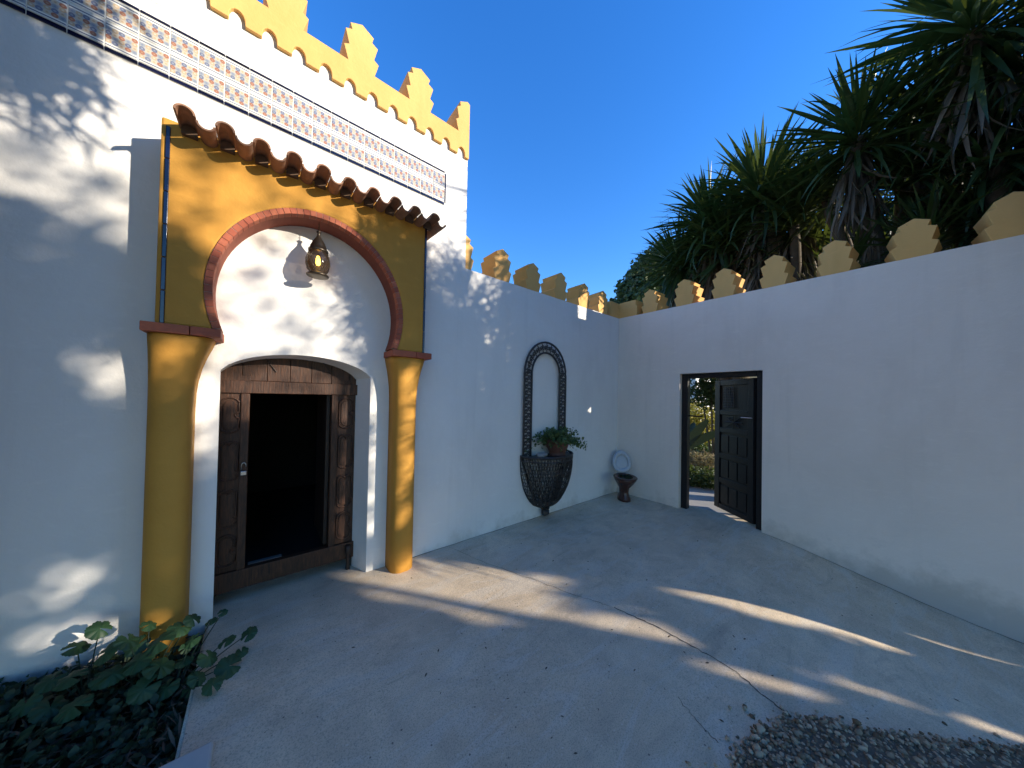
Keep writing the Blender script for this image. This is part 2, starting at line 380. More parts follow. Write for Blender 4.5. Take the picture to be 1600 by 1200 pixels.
# dark room behind the door
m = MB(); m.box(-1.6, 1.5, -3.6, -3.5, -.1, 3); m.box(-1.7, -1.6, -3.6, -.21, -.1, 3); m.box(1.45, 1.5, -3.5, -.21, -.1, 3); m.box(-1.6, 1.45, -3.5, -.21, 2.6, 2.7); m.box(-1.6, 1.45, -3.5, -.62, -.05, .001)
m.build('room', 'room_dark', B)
# scalloped fascia along the parapet
m = MB()
out = [(UE, 4.266)]; a = UE - .05
while a > -3.2:
    out.append((a, 4.266))
    for k in range(9):
        ang = math.pi * k / 8; out.append((a - .045 + .045 * math.cos(ang), 4.270 + .085 * max(0, math.sin(ang)) ** .75))
    a -= .09; out.append((a, 4.266)); a -= .0937
out += [(UL, 4.266), (UL, ZT), (UE, ZT)]
m.prism_uz(out, .028, -.16); m.build('scalloped_fascia', 'parapet_plaster', B, bevel=.004)
m = MB(); m.box(UE - .19, UE + .012, -5, -.162, 4.30, ZT - .002); m.build('scalloped_fascia', 'parapet_plaster', B)
MP = [(-.107, 0), (-.142, .122), (-.102, .146), (-.132, .264), (-.080, .290), (-.096, .338), (0, .388), (.096, .338), (.080, .290), (.132, .264), (.102, .146), (.142, .122), (.107, 0)]
def merlon_mesh(t, grow=1.0, half=0):
    m = MB(); mp = MP
    if half: mp = [(-.107, 0), (-.138, .118), (-.106, .148), (-.128, .262), (-.086, .292), (-.095, .335), (0, .388), (.03, .37), (.03, 0)]
    m.prism_uz(mp, 0, -t, [(a * grow, b) for a, b in mp]); me = m.mesh('merlon'); me.materials.append(MT['parapet_plaster']); return me
ME1 = merlon_mesh(.28); MEH = merlon_mesh(.28, 1, 1)
def put(me, name, parent, u, n, z, rz=0, bev=.003, jit=0):
    o = bpy.data.objects.new(name, me); C.objects.link(o); o.parent = parent
    o.location = V(u, n, z) - (wloc(parent) if parent else Vector((0, 0, 0))); o.rotation_euler = (random.gauss(0, jit), random.gauss(0, jit), rz + random.gauss(0, jit))
    if jit >= .006: o.scale = (random.uniform(.965, 1.03), random.uniform(.96, 1.03), random.uniform(.965, 1.03))
    if bev: b = o.modifiers.new('bevel', 'BEVEL'); b.width = bev; b.segments = 2; b.limit_method = 'ANGLE'; b.angle_limit = R(30)
    return o
for i in range(9): put(ME1, 'merlon', B, .63 + .54 * (1 - i), .027, ZT - .003, 0, .003, .006)
put(MEH, 'merlon', B, 1.712, .027, ZT - .003)
# patterned tile band
TB = MB(); TB.box(-3.1, 1.482, -.01, .004, 3.642, 4.0); TBo = TB.build('tile_band', 'grout', B)
def uvquad_tile(wd, ht, th, name):
    m = MB(); e = .003
    m.add([(0, 0, 0), (wd, 0, 0), (wd, 0, ht), (0, 0, ht), (e, th, e), (wd - e, th, e), (wd - e, th, ht - e), (e, th, ht - e)], [(4, 5, 6, 7), (0, 1, 5, 4), (1, 2, 6, 5), (2, 3, 7, 6), (3, 0, 4, 7)])
    me = m.mesh(name); uvl = me.uv_layers.new(name='UV')
    for lp in me.loops:
        c = me.vertices[lp.vertex_index].co; uvl.data[lp.index].uv = (c.x / wd, c.z / ht)
    return me
TW = .1315
tme = uvquad_tile(TW - .004, .152, .005, 'tile'); tme.materials.append(MT['glazed_tile'])
eb = uvquad_tile(TW - .0025, .026, .008, 'edge_tile'); eb.materials.append(MT['blue_glaze'])
et = uvquad_tile(TW - .0025, .017, .008, 'edge_tile'); et.materials.append(MT['blue_glaze'])
ev = uvquad_tile(.014, .154, .008, 'edge_tile'); ev.materials.append(MT['blue_glaze'])
for i in range(34):
    u = 1.465 - TW * (i + 1)
    for r in range(2): put(tme, 'tile', TBo, u + .002, .003, 3.671 + .156 * r, 0, 0, .003)
    put(eb, 'edge_tile', TBo, u + .001, .003, 3.643, 0, 0); put(et, 'edge_tile', TBo, u + .001, .003, 3.984, 0, 0)
for r in range(2): put(ev, 'edge_tile', TBo, 1.467, .003, 3.671 + .156 * r, 0, 0)

# ------------------------------------------------------------------ courtyard walls
ZW = 3.048; TK = .27
W1 = thing('courtyard_wall', 'white rendered courtyard wall with stepped ochre merlons behind the iron console', 'wall', (3.3, -.13, 0))
m = MB(); m.box(UE - .05, UW - .001, -TK, -.0015, -.6, ZW); m.build('wall_body', 'white_plaster', W1)
for u in (1.72, 2.265, 2.785, 3.33, 3.875, 4.395): put(ME1, 'merlon', W1, u, -.014 if u < 2 else -.001, ZW - .003, 0, .003, .01)
NE = 4.20
W2 = thing('courtyard_wall', 'tall white rendered wall on the right with the dark doorway and ochre merlons', 'wall', (UW + .13, 1.5, 0))
doorp = [(-TK, -.7), (1.03, -.7), (1.03, 2.018), (2.012, 2.018), (2.012, -.7), (NE, -.7), (NE, ZW), (-TK, ZW)]
m = MB(); m.prism_nz(doorp, UW, UW + TK); m.build('wall_body', 'bounce_tinted_plaster', W2)
m = MB(); m.prism_uz(MP, 0, -.30, [(a * 1.28, b) for a, b in MP]); ME2 = m.mesh('merlon'); ME2.materials.append(MT['parapet_plaster'])
for n in (.55, 1.075, 1.58, 2.11, 2.635, 3.165, 3.68): put(ME2, 'merlon', W2, UW - .001, n, ZW - .003, -math.pi / 2, .003, .012)
# corner merlon wraps round the corner
m = MB(); m.prism_un([(4.60, 0), (UW, 0), (UW, .33), (UW + .28, .36), (UW + .28, -.28), (4.58, -.28)], ZW - .003, ZW + .17)
m.prism_un([(4.63, -.012), (UW + .012, -.012), (UW + .012, .30), (UW + .27, .32), (UW + .27, -.27), (4.61, -.27)], ZW + .168, ZW + .27)
m.build('merlon', 'parapet_plaster', W1, bevel=.006)

# ------------------------------------------------------------------ horseshoe-arch portal
PT = thing('entrance_portal', 'ochre horseshoe arch portal with red brick ring and clay tile canopy', 'portal', (.34, .1, 0))
PD = .22; UA, UB_ = -.497, 1.187; ZP0, ZP1 = 2.012, 3.262
ec, ez, ea, ebz = .343, 2.285, .637, .716; rt = .041
def ell(a, off): return (ec + (ea - off) * math.cos(a), ez + (ebz - off) * math.sin(a))
A0 = math.asin((ZP0 - ez) / ebz)
angs = [A0 + (math.pi - 2 * A0) * k / 48 for k in range(49)]
outl = [(UB_, ZP0)] + [ell(a, .0) for a in angs] + [(UA, ZP0), (UA, ZP1), (UB_, ZP1)]
m = MB(); m.prism_uz(outl, .001, PD); m.build('arch_wall', 'ochre_plaster', PT, bevel=.012)
nb = 58
for k in range(nb):
    g = .0016; a0 = A0 + (math.pi - 2 * A0) * k / nb + g; a1 = A0 + (math.pi - 2 * A0) * (k + 1) / nb - g
    pr = random.uniform(.003, .007)
    p = [ell(a0, rt), ell(a1, rt), ell(a1, .001), ell(a0, .001)]
    m = MB(); m.prism_uz(p, PD - .055, PD + pr); m.build('brick', 'red_brick', PT, bevel=.002, seg=1)
m = MB(); rings = []
for a in angs: i0 = ell(a, rt - .003); o0 = ell(a, .0); rings.append([(i0[0], .003, i0[1]), (i0[0], PD - .057, i0[1]), (o0[0], PD - .057, o0[1]), (o0[0], .003, o0[1])])
m.loft(rings); m.build('arch_soffit', 'red_render', PT)
m = MB(); rings = []
for a in angs: i0 = ell(a, rt - .003); o0 = ell(a, .0); rings.append([(i0[0], PD - .056, i0[1]), (i0[0], PD + .0005, i0[1]), (o0[0], PD + .0005, o0[1]), (o0[0], PD - .056, o0[1])])
m.loft(rings); m.build('mortar_bed', 'mortar', PT)
def pillar(uc, sl, sr, wl, wr, base):
    """rounded square pilaster flaring into a capital"""
    P = thing_part = None
    m = MB(); rings = []
    for z, t in [(base, 0), (.3, 0), (1.0, 0), (1.5, .0), (1.60, .04), (1.68, .13), (1.76, .30), (1.84, .55), (1.90, .80), (1.953, 1.0)]:
        l = uc - (sl + (wl - sl) * t); r_ = uc + (sr + (wr - sr) * t); dn = .2 + .04 * t; ring = []; rad = .085
        ring.append((l, -.0)); 
        for k in range(7): a = math.pi - math.pi / 2 * k / 6; ring.append((l + rad + rad * math.cos(a), dn - rad + rad * math.sin(a)))
        for k in range(7): a = math.pi / 2 - math.pi / 2 * k / 6; ring.append((r_ - rad + rad * math.cos(a), dn - rad + rad * math.sin(a)))
        ring.append((r_, .0)); rings.append([(a, b + .001, z) for a, b in ring])
    m.loft(rings); o = m.build('pillar', 'ochre_plaster', PT, True)
    return o
pl = pillar(-.435, .095, .098, .10, .19, -.2)
prr = pillar(1.05, .105, .105, .155, .165, -.1)
def slab(par, u0, u1):
    um = (u0 + u1) / 2 + .03
    for a, b in ((u0, um - .002), (um + .002, u1)):
        m = MB(); m.box(a, b, .002, .262, 1.955, 2.010); m.build('capital_brick', 'red_brick', par, bevel=.004)
slab(pl, -.545, -.205); slab(prr, .885, 1.245)
for ua, ub in ((-.476, -.456), (1.168, 1.186)):
    zz = ZP0 + .002
    while zz < ZP1 - .07:
        h = min(.2, ZP1 - .05 - zz); m = MB(); m.box(ua, ub, PD - .004, PD + .009, zz, zz + h - .003); m.build('edge_tile', 'blue_glaze', PT, bevel=.003); zz += h
# clay tiles of the canopy
def rooftile(uc, up_, jit):
    m = MB(); rad = .046 if up_ else .0425; th = .010; rings = []; L0, L1 = .0, .405
    for s in (0, 1):
        n = .002 + (L1 + jit) * s; zc = 3.24 - .025 * s + (0 if up_ else -.006); ri = rad * (1.0 if s else .93); ring = []
        for k in range(13):
            a = math.pi * k / 12; ring.append((uc + ri * math.cos(a), n, zc + (1 if up_ else -1) * ri * math.sin(a) * .95))
        for k in range(12, -1, -1):
            a = math.pi * k / 12; ring.append((uc + (ri - th) * math.cos(a), n, zc + (1 if up_ else -1) * (ri - th) * math.sin(a) * .95))
        rings.append(ring)
    m.loft(rings); o = m.build('roof_tile', 'terracotta', PT, False)
    if up_:      # the hollow of each cover tile is packed with mortar
        ri = rad - th - .001; zc = 3.217; half = [(uc + ri * math.cos(math.pi * k / 8), zc + ri * .93 * math.sin(math.pi * k / 8)) for k in range(9)]
        m = MB(); m.prism_uz([(uc - ri, zc - .028)] + half[::-1] + [(uc + ri, zc - .028)], PD - .01, PD + .028); m.build('mortar_plug', 'tile_mortar', o)
    return o
npk = 10; pit = (1.185 + .375) / 9
for i in range(npk):
    rooftile(-.375 + pit * i, True, random.uniform(-.012, .014))
    rooftile(-.375 + pit * (i + .5), False, random.uniform(-.014, .008)) if i < npk - 1 else None
rooftile(1.185 + pit * .46, False, -.03)
m = MB(); m.prism_nz([(.003, 3.264), (.215, 3.264), (.215, 3.27), (.003, 3.30)], -.40, 1.18); m.build('mortar_bed', 'mortar', PT)

# ------------------------------------------------------------------ carved entrance door
D = thing('carved_door', 'carved brown wooden entrance door with open dark wicket', 'door', (.24, -.19, 0))
ND = -.19
def plank(u0, u1, z0, z1, n0, n1, mat='carved_wood', name='plank', bev=.004):
    m = MB(); m.box(u0, u1, n0, n1, z0, z1); return m.build(name, mat, D, bevel=bev)
def arch_top(u): s = (u - .24) / .53; return 1.735 + .215 * math.sqrt(max(.02, 1 - .9 * s * s)) - .05
plank(-.26, .80, .09, .235, ND - .05, ND + .012, name='threshold_board')
plank(-.26, -.06, .235, 1.74, ND - .05, ND - .012, name='side_board'); plank(.50, .80, .235, 1.74, ND - .05, ND - .012, name='side_board')
plank(-.112, -.061, .236, 1.60, ND - .04, ND + .008, name='frame_post'); plank(.502, .552, .236, 1.60, ND - .04, ND + .008, name='frame_post')
plank(-.26, .80, 1.602, 1.70, ND - .045, ND + .012, name='lintel')
for k in range(7):
    a = -.26 + 1.06 * k / 7; b = a + 1.06 / 7 - .003
    m = MB(); m.prism_uz([(a, 1.702), (b, 1.702), (b, 2.06), (a, 2.06)], ND - .05, ND - .012 + random.uniform(-.003, .003)); m.build('plank', 'carved_wood', D, bevel=.003)
# thin diagonal ribs on the tympanum
for a, b in (((.02, 1.90), (.10, 1.78)), ((.40, 1.92), (.50, 1.80))):
    m = MB(); m.tube([(a[0], ND - .006, a[1]), (b[0], ND - .006, b[1])], .006, 6); m.build('rib', 'dark_wood', D)
def lobed(u0, u1, z0, z1, style):
    """outline of a carved lobed panel"""
    uc = (u0 + u1) / 2; h = (u1 - u0) / 2; P = []
    def arc(cx, cz, r, a0, a1, k=8, sz=1):
        for i in range(k + 1): a = a0 + (a1 - a0) * i / k; P.append((cx + r * math.cos(a), cz + sz * r * math.sin(a)))
    if style == 0:
        P += [(u0, z0 + .05), (u0, z1 - .05)]; arc(uc, z1 - .05, h, math.pi, 0, 12, .9); P += [(u1, z1 - .10)]; arc(u1, (z0 + z1) / 2, .022, math.pi / 2, math.pi * 1.5); P += [(u1, z0 + .05)]; arc(uc, z0 + .05, h, 0, -math.pi, 12, .8)
    else:
        P += [(u0, z0 + .04), (u0, z1 - .05)]; arc(uc - h / 2, z1 - .05, h / 2, math.pi, 0, 8, 1.1); arc(uc + h / 2, z1 - .05, h / 2, math.pi, 0, 8, 1.1); P += [(u1, z0 + .09)]; arc(u1 - .012, z0 + .06, .02, math.pi / 2, -math.pi / 2, 6); arc(uc, z0 + .04, h, 0, -math.pi, 10, .6)
    return P
for side, (u0, u1) in ((0, (-.225, -.122)), (1, (.566, .68))):
    zz = [(.27, .52, 0), (.56, .88, 1), (.92, 1.25, 1), (1.29, 1.57, 0)]
    for z0_, z1_, st in zz:
        P = lobed(u0, u1, z0_, z1_, st); m = MB()
        m.tube([(a, ND - .008, b) for a, b in P + [P[0]]], .0075, 6, False); pa = m.build('moulding', 'carved_wood', D, True)
        m = MB(); m.prism_uz([((a - (u0 + u1) / 2) * .72 + (u0 + u1) / 2, (b - (z0_ + z1_) / 2) * .84 + (z0_ + z1_) / 2) for a, b in P], ND - .02, ND - .004); m.build('carved_panel', 'carved_wood', pa, bevel=.003, seg=1)
# wicket leaf swung open inside, and latch with padlock
m = MB(); m.box(.47, .50, ND - .62, ND - .06, .24, 1.60); m.build('wicket_leaf', 'dark_wood', D, bevel=.004)
m = MB(); m.box(-.052, .2, ND - .62, ND - .56, -.02, .02); m.build('door_step', 'path_concrete', D, bevel=.004)
m = MB(); m.loft([[(.66 + a * s, ND + .03 + b * s, z) for a, b in ((-.02, -.03), (.02, -.03), (.02, .02), (-.02, .02))] for z, s in ((.0, .8), (.02, .75), (.06, .55), (.12, .8), (.17, 1.15), (.215, 1.1), (.22, .6))]); m.build('pivot_shoe', 'dark_wood', D, True)
LK = thing('padlock', 'small steel padlock hanging open on the carved door frame', 'padlock', (-.085, ND + .03, .985))
m = MB(); m.box(-.104, -.066, ND + .012, ND + .03, .965, 1.0); m.build('lock_body', 'steel', LK, bevel=.005)
m = MB(); m.tube([(-.098, ND + .021, 1.0), (-.098, ND + .021, 1.045)] + [(-.085 + .013 * math.cos(a), ND + .021, 1.045 + .018 * math.sin(a)) for a in lin(math.pi, 0, 7)] + [(-.072, ND + .021, 1.03)], .004, 6); m.build('shackle', 'steel', LK, True)

# ------------------------------------------------------------------ hanging lantern
LU, LN = .328, .15
LA = thing('lantern', 'pierced metal lantern with amber bulb hanging inside the arch', 'lantern', (LU, LN, 2.53))
m = MB(); m.lathe((LU, LN, 0), [(.0, 2.527), (.056, 2.527), (.074, 2.530), (.077, 2.540), (.064, 2.548), (.05, 2.556)], 24); m.build('base_ring', 'lamp_metal', LA, True)
t = NT('smoked_glass'); g = t.n('ShaderNodeBsdfTransparent'); g.inputs[0].default_value = (.55, .5, .45, 1); ms = t.n('ShaderNodeMixShader'); ms.inputs[0].default_value = .45
t.fin((.06, .05, .045), .15); t.l(g.outputs[0], ms.inputs[1]); t.l(t.p.outputs[0], ms.inputs[2]); t.l(ms.outputs[0], t.out.inputs[0]); MT['smoked_glass'] = t.m
m = MB(); prof = [(.052, 2.556), (.072, 2.583), (.081, 2.62), (.079, 2.66), (.068, 2.70), (.060, 2.722)]; m.lathe((LU, LN, 0), prof, 24); m.f = [f for f in m.f if len(f) == 4]; gl = m.build('glass_globe', 'smoked_glass', LA, True)
m = MB(); m.lathe((LU, LN, 0), [(.060, 2.718), (.068, 2.72), (.068, 2.736), (.061, 2.74), (.055, 2.765), (.040, 2.80), (.022, 2.83), (.012, 2.85), (.010, 2.872), (.016, 2.876), (.016, 2.884), (.006, 2.89)], 24); m.build('dome_cap', 'lamp_metal', LA, True)
m = MB()
for k in range(8):
    a = 2 * math.pi * k / 8; m.tube([(LU + (r + .002) * math.cos(a + .25 * i), LN + (r + .002) * math.sin(a + .25 * i), z) for i, (r, z) in enumerate(prof)], .0014, 4)
    m.tube([(LU + (r + .002) * math.cos(a - .25 * i), LN + (r + .002) * math.sin(a - .25 * i), z) for i, (r, z) in enumerate(prof)], .0014, 4)
m.build('pierced_cage', 'lamp_metal', gl)
t = NT('bulb_glow'); t.fin((.9, .5, .1), .3); t.p.inputs['Emission Color'].default_value = (1, .55, .08, 1); t.p.inputs['Emission Strength'].default_value = 9; MT['bulb_glow'] = t.m
m = MB(); m.lathe((LU, LN, 0), [(.0, 2.615), (.012, 2.62), (.018, 2.64), (.014, 2.67), (.009, 2.69)], 12); m.build('bulb', 'bulb_glow', LA, True)
m = MB()
for k in range(5):
    zc = 2.895 + .014 * k; m.tube([(LU + .005 * math.cos(a) * (k % 2), LN + .005 * math.cos(a) * ((k + 1) % 2), zc + .010 * math.sin(a)) for a in lin(0, 2 * math.pi, 9)], .0016, 4, False)
m.build('chain', 'lamp_metal', LA)

# ------------------------------------------------------------------ doorway in the right wall
G = thing('garden_door', 'black carved wooden door standing ajar in the right wall', 'door', (UW + .12, 1.9, 0))
m = MB(); m.box(UW + .07, UW + .17, 1.032, 1.115, -.05, 2.015); m.build('frame_post', 'black_wood', G, bevel=.004)
m = MB(); m.box(UW + .07, UW + .17, 1.94, 2.010, -.1, 2.015); m.build('frame_post', 'black_wood', G, bevel=.004)
m = MB(); m.box(UW + .07, UW + .17, 1.117, 1.938, 1.95, 2.015); m.build('frame_head', 'black_wood', G, bevel=.004)
hx, hn = UW + .10, 1.935; ex, en = 5.40, 1.36
dv = Vector((ex - hx, en - hn, 0)); LW = dv.length; dv.normalize(); pv = Vector((-dv.y, dv.x, 0))   # along the leaf, across it
if pv.x > 0: pv = -pv
def leafbox(s0, s1, z0, z1, d0, d1, name, mat='black_wood', par=None, bev=.004):
    pts = [(hx + dv.x * s + pv.x * d, hn + dv.y * s + pv.y * d) for s, d in ((s0, d0), (s1, d0), (s1, d1), (s0, d1))]
    m = MB(); m.prism_un(pts, z0, z1); return m.build(name, mat, par or G, bevel=bev)
leafbox(.01, LW, .03, 1.93, -.02, .012, 'door_leaf')
for s0, s1 in ((.012, .10), (LW - .1, LW - .002)): leafbox(s0, s1, .032, 1.928, .013, .035, 'stile')
for z in (.032, .42, .78, 1.16, 1.42, 1.85): leafbox(.102, LW - .102, z, z + .07, .013, .033, 'rail')
for z in (.14, .52, .88):
    for k in range(3):
        w_ = (LW - .23) / 3; leafbox(.115 + w_ * k + .01, .115 + w_ * (k + 1) - .01, z, z + .24, .013, .028, 'carved_panel')
for k in range(4):
    a = LW * .35 + .12 * math.cos(k * math.pi / 4); m = MB()
    q = lambda s, z: (hx + dv.x * s + pv.x * .03, hn + dv.y * s + pv.y * .03, z)
    th_ = k * math.pi / 4; m.tube([q(LW / 2 - .16 * math.cos(th_), 1.32 - .09 * math.sin(th_)), q(LW / 2 + .16 * math.cos(th_), 1.32 + .09 * math.sin(th_))], .008, 5); m.build('star_rib', 'black_wood', G)
gr = MB()
for k in range(6): s = LW * .50 + .035 * k; gr.tube([(hx + dv.x * s + pv.x * .03, hn + dv.y * s + pv.y * .03, 1.52), (hx + dv.x * s + pv.x * .03, hn + dv.y * s + pv.y * .03, 1.83)], .004, 5)
for k in range(8):
    z = 1.54 + .038 * k; gr.tube([(hx + dv.x * s + pv.x * .032, hn + dv.y * s + pv.y * .032, z) for s in (LW * .5 - .01, LW * .5 + .185)], .004, 5)
gr.build('grille', 'iron', G)
m = MB(); m.tube([(hx + dv.x * s + pv.x * .045, hn + dv.y * s + pv.y * .045, 1.40) for s in (.02, .20)], .007, 6); m.build('bolt', 'steel', G)
m = MB(); m.box(UW + .10, UW + .13, 1.117, 1.30, 1.38, 1.40); m.build('latch_bar', 'black_wood', G)

# ------------------------------------------------------------------ wrought-iron console with arched frame
K = thing('iron_console', 'wrought iron wall console with tall arched filigree frame and basket', 'console', (3.03, .15, .1))
KC = 3.03
def archpath(h, zs, z0_, r_n, ztop, k=20):
    P = [(KC - h, r_n, z0_), (KC - h, r_n, (z0_ + zs) / 2), (KC - h, r_n, zs)]
    P += [(KC + h * math.cos(a), r_n, zs + (ztop - zs) * math.sin(a)) for a in lin(math.pi, 0, k)[1:-1]]
    return P + [(KC + h, r_n, zs), (KC + h, r_n, (z0_ + zs) / 2), (KC + h, r_n, z0_)]
for h, zt, nm in ((.40, 2.378, 'outer_bar'), (.272, 2.235, 'inner_bar')):
    m = MB(); m.tube(archpath(h, 1.93, .78, .035, zt), .014, 6); m.build(nm, 'iron', K, True)
fil = MB()
def scroll(mb, c, r, nrm_t, nn, turns=1.6, rad=.0042, flip=1):
    """flat spiral in the wall plane"""
    P = []
    for i in range(15):
        t = i / 14; a = nrm_t + flip * turns * 2 * math.pi * t; q = r * (1 - .8 * t); P.append((c[0] + q * math.cos(a), nn, c[1] + q * math.sin(a)))
    mb.tube(P, rad, 4)
zz = .86; fl = 1
while zz < 1.93:
    for s in (-1, 1):
        cx = KC + s * .336
        scroll(fil, (cx - .026, zz), .030, 0, .035, 1.4, .0078, 1); scroll(fil, (cx + .026, zz + .03), .030, math.pi, .035, 1.4, .0078, -1)
        fil.tube([(cx - .06, .035, zz - .025), (cx + .06, .035, zz - .025)], .0075, 4)
        fil.tube([(cx - .06, .036, zz - .02), (cx, .036, zz + .04), (cx + .06, .036, zz - .02)], .0065, 4)
    zz += .082
for i in range(13):
    a = math.pi * (i + .5) / 13; c_, s_ = math.cos(a), math.sin(a)
    px_, pz_ = KC + .336 * c_, 1.93 + .376 * s_
    scroll(fil, (px_ + .02 * s_, pz_ - .02 * c_), .032, a, .035, 1.4, .0078); scroll(fil, (px_ - .02 * s_, pz_ + .02 * c_), .028, a + math.pi, .035, 1.4, .0078, -1)
    fil.tube([(KC + .275 * c_, .035, 1.93 + .31 * s_), (KC + .398 * c_, .035, 1.93 + .445 * s_)], .0075, 4)
fil.build('filigree', 'basket_iron', K)
ba, bb = .425, .36
def basket(a, z):   # a 0..pi round the front, z height -> point
    t = (z - .13) / (.86 - .13); s = .16 + .84 * max(0, min(1, 1 - (1 - t) ** 2.4)) ** .62
    return (KC + ba * s * math.cos(a), .012 + bb * s * math.sin(a), z)
bars = MB()
for k in range(9):
    a = math.pi * k / 8; bars.tube([basket(a, z) for z in lin(.13, .86, 14)], .0075, 5)
bars.build('basket_bars', 'iron', K)
for z, rd in ((.86, .013), (.80, .008), (.66, .007), (.26, .006)):
    m = MB(); m.tube([basket(a, z) for a in lin(0, math.pi, 25)], rd, 5); m.build('basket_hoop', 'iron', K)
lat = MB()
for k in range(30):
    a0 = math.pi * k / 30
    for sg in (1, -1):
        lat.tube([basket(min(math.pi, max(0, a0 + sg * .5 * i / 11 + (0 if sg > 0 else .1))), z) for i, z in enumerate(lin(.17, .85, 12))for i, z in enumerate(lin(.17, .85, 12))], .0046, 3, False)
for z in lin(.2, .84, 15): lat.tube([basket(a, z) for a in lin(.03, math.pi - .03, 20)], .0042, 3, False)
for k in range(12):
    a = math.pi * (k + .5) / 12; c0 = basket(a, .22)
    P = []
    for i in range(15):
        t = i / 14; b = 3.2 * math.pi * t; q = .05 * (1 - .75 * t); P.append(tuple(Vector(basket(a + q * 2.2 * math.cos(b), .225 + q * math.sin(b))) + Vector((0, .006, 0))))
    lat.tube(P, .005, 4)
lat.build('lattice', 'basket_iron', K)
m = MB(); m.loft([[(KC + .41 * math.cos(a), .012 + .345 * math.sin(a), z) for a in lin(0, math.pi, 25)] for z in (.838, .846)]); m.build('shelf', 'iron', K)
m = MB(); m.lathe((KC, .06, 0), [(.03, .13), (.07, .12), (.05, .10), (.062, .085), (.062, .04), (.045, .03)], 14, 1, .7); m.build('foot', 'iron', K)
# stone lying on the console
m = MB(); rings = []
for i in range(9):
    t = math.pi * i / 8; rings.append([(2.80 + .085 * math.sin(t) * math.cos(a) * (1 + .1 * math.sin(3 * a)), .20 + .06 * math.sin(t) * math.sin(a), .882 - .034 * math.cos(t) + .006 * math.sin(2 * a)) for a in lin(0, 2 * math.pi, 15)[:-1]])
m.loft(rings); tag(m.build('stone', 'pebble', None, True), 'smooth pale oval stone lying on the iron console', 'stone')
# potted plant on the console
PP = thing('potted_plant', 'brown clay pot of trailing green plant on the iron console', 'potted plant', (3.08, .19, .847))
m = MB(); m.lathe((3.10, .19, 0), [(.0, .848), (.115, .848), (.12, .862), (.105, .866), (.118, .91), (.145, .97), (.160, 1.03), (.168, 1.036), (.171, 1.065), (.155, 1.067), (.15, 1.02), (.0, 1.01)], 26); m.build('pot', 'clay_pot', PP, True)
st = MB(); lc = []
for k in range(150):
    a = random.uniform(0, 2 * math.pi); L = random.uniform(.12, .38) * (1.3 if random.random() < .2 else 1); e = random.uniform(.25, 1.3)
    b0 = Vector((3.10 + .09 * math.cos(a) * random.random(), .19 + .09 * math.sin(a) * random.random(), 1.02)); d_ = Vector((math.cos(a) * math.cos(e), math.sin(a) * math.cos(e) * .9, math.sin(e)))
    P = [b0 + d_ * L * t - Vector((0, 0, 1)) * .45 * L * t * t for t in lin(0, 1, 6)]
    P = [Vector((p.x, max(.03, p.y), p.z)) for p in P]
    st.tube([tuple(p) for p in P], .0015, 3, False)
    for t in range(2, 6):
        for j in range(4):
            q = P[t] + Vector((random.gauss(0, .018), random.gauss(0, .018), random.gauss(0, .014))); lc.append((q.x, max(.025, q.y), q.z))
st.build('stems', 'pot_leaf', PP)
quads_mesh('foliage', leaf_cards(lc, rng.uniform(.02, .042, len(lc)), (0, .3, .8), .75), 6, LEAF_T, 'pot_leaf', PP)

# ------------------------------------------------------------------ old toilet used as a planter in the corner
T = thing('toilet_planter', 'brown ceramic toilet with raised pale lid standing in the wall corner', 'toilet', (4.58, .33, 0))
tc = (4.56, .33); yaw = math.atan2(1, -.9)     # faces out of the corner
fx_, fn_ = -.72, .69
def tp(a, b): return (tc[0] + fx_ * a + fn_ * b, tc[1] + fn_ * a - fx_ * b)     # a forwards, b sideways
def oval(la, lb, ca, z, k=24): return [(*tp(ca + la * math.cos(2 * math.pi * i / k), lb * math.sin(2 * math.pi * i / k)), z) for i in range(k)]
m = MB(); m.loft([oval(.15, .10, -.02, .0), oval(.145, .095, -.02, .05), oval(.10, .07, -.03, .12), oval(.11, .08, -.02, .20), oval(.17, .13, .02, .28), oval(.215, .165, .04, .345), oval(.225, .172, .045, .37), oval(.20, .15, .045, .372), oval(.17, .125, .04, .33), oval(.10, .08, .02, .27)]); m.build('bowl', 'brown_ceramic', T, True)
m = MB(); m.loft([oval(.232, .178, .045, .374), oval(.236, .182, .045, .384), oval(.226, .172, .045, .393), oval(.165, .115, .045, .392), oval(.16, .11, .045, .376)], True, False); m.build('rim', 'brown_ceramic', T, True)
def lidpt(b, h, off): return (*tp(-.185 - .10 * h / .45 + off, b), .40 + h)
def lidring(sb, sh, off, hc=.20): return [lidpt(sb * math.sin(2 * math.pi * i / 28) * (1 - .12 * math.cos(2 * math.pi * i / 28) * -1), hc - sh * math.cos(2 * math.pi * i / 28), off) for i in range(28)]
m = MB(); m.loft([lidring(.14, .17, -.012, .175), lidring(.152, .18, -.004, .175), lidring(.152, .18, .008, .175), lidring(.135, .16, .016, .175)]); m.build('lid', 'white_seat', T, True)
m = MB(); m.loft([lidring(.150, .178, .02, .175), lidring(.153, .18, .03, .175), lidring(.14, .166, .042, .175), lidring(.10, .118, .04, .175), lidring(.093, .11, .02, .175)], True, False); m.build('seat', 'white_seat', T, True)
m = MB(); m.loft([[(*tp(-.20 + da, b), z) for b in lin(-.09, .09, 6)] for da, z in ((-.02, .37), (.03, .37), (.03, .41), (-.02, .41))], False, False); m.build('hinge', 'white_seat', T)
m = MB(); m.loft([oval(.165, .12, .04, .335), oval(.05, .04, .04, .345)]); m.build('potting_soil', 'earth', T, True)
tl = []
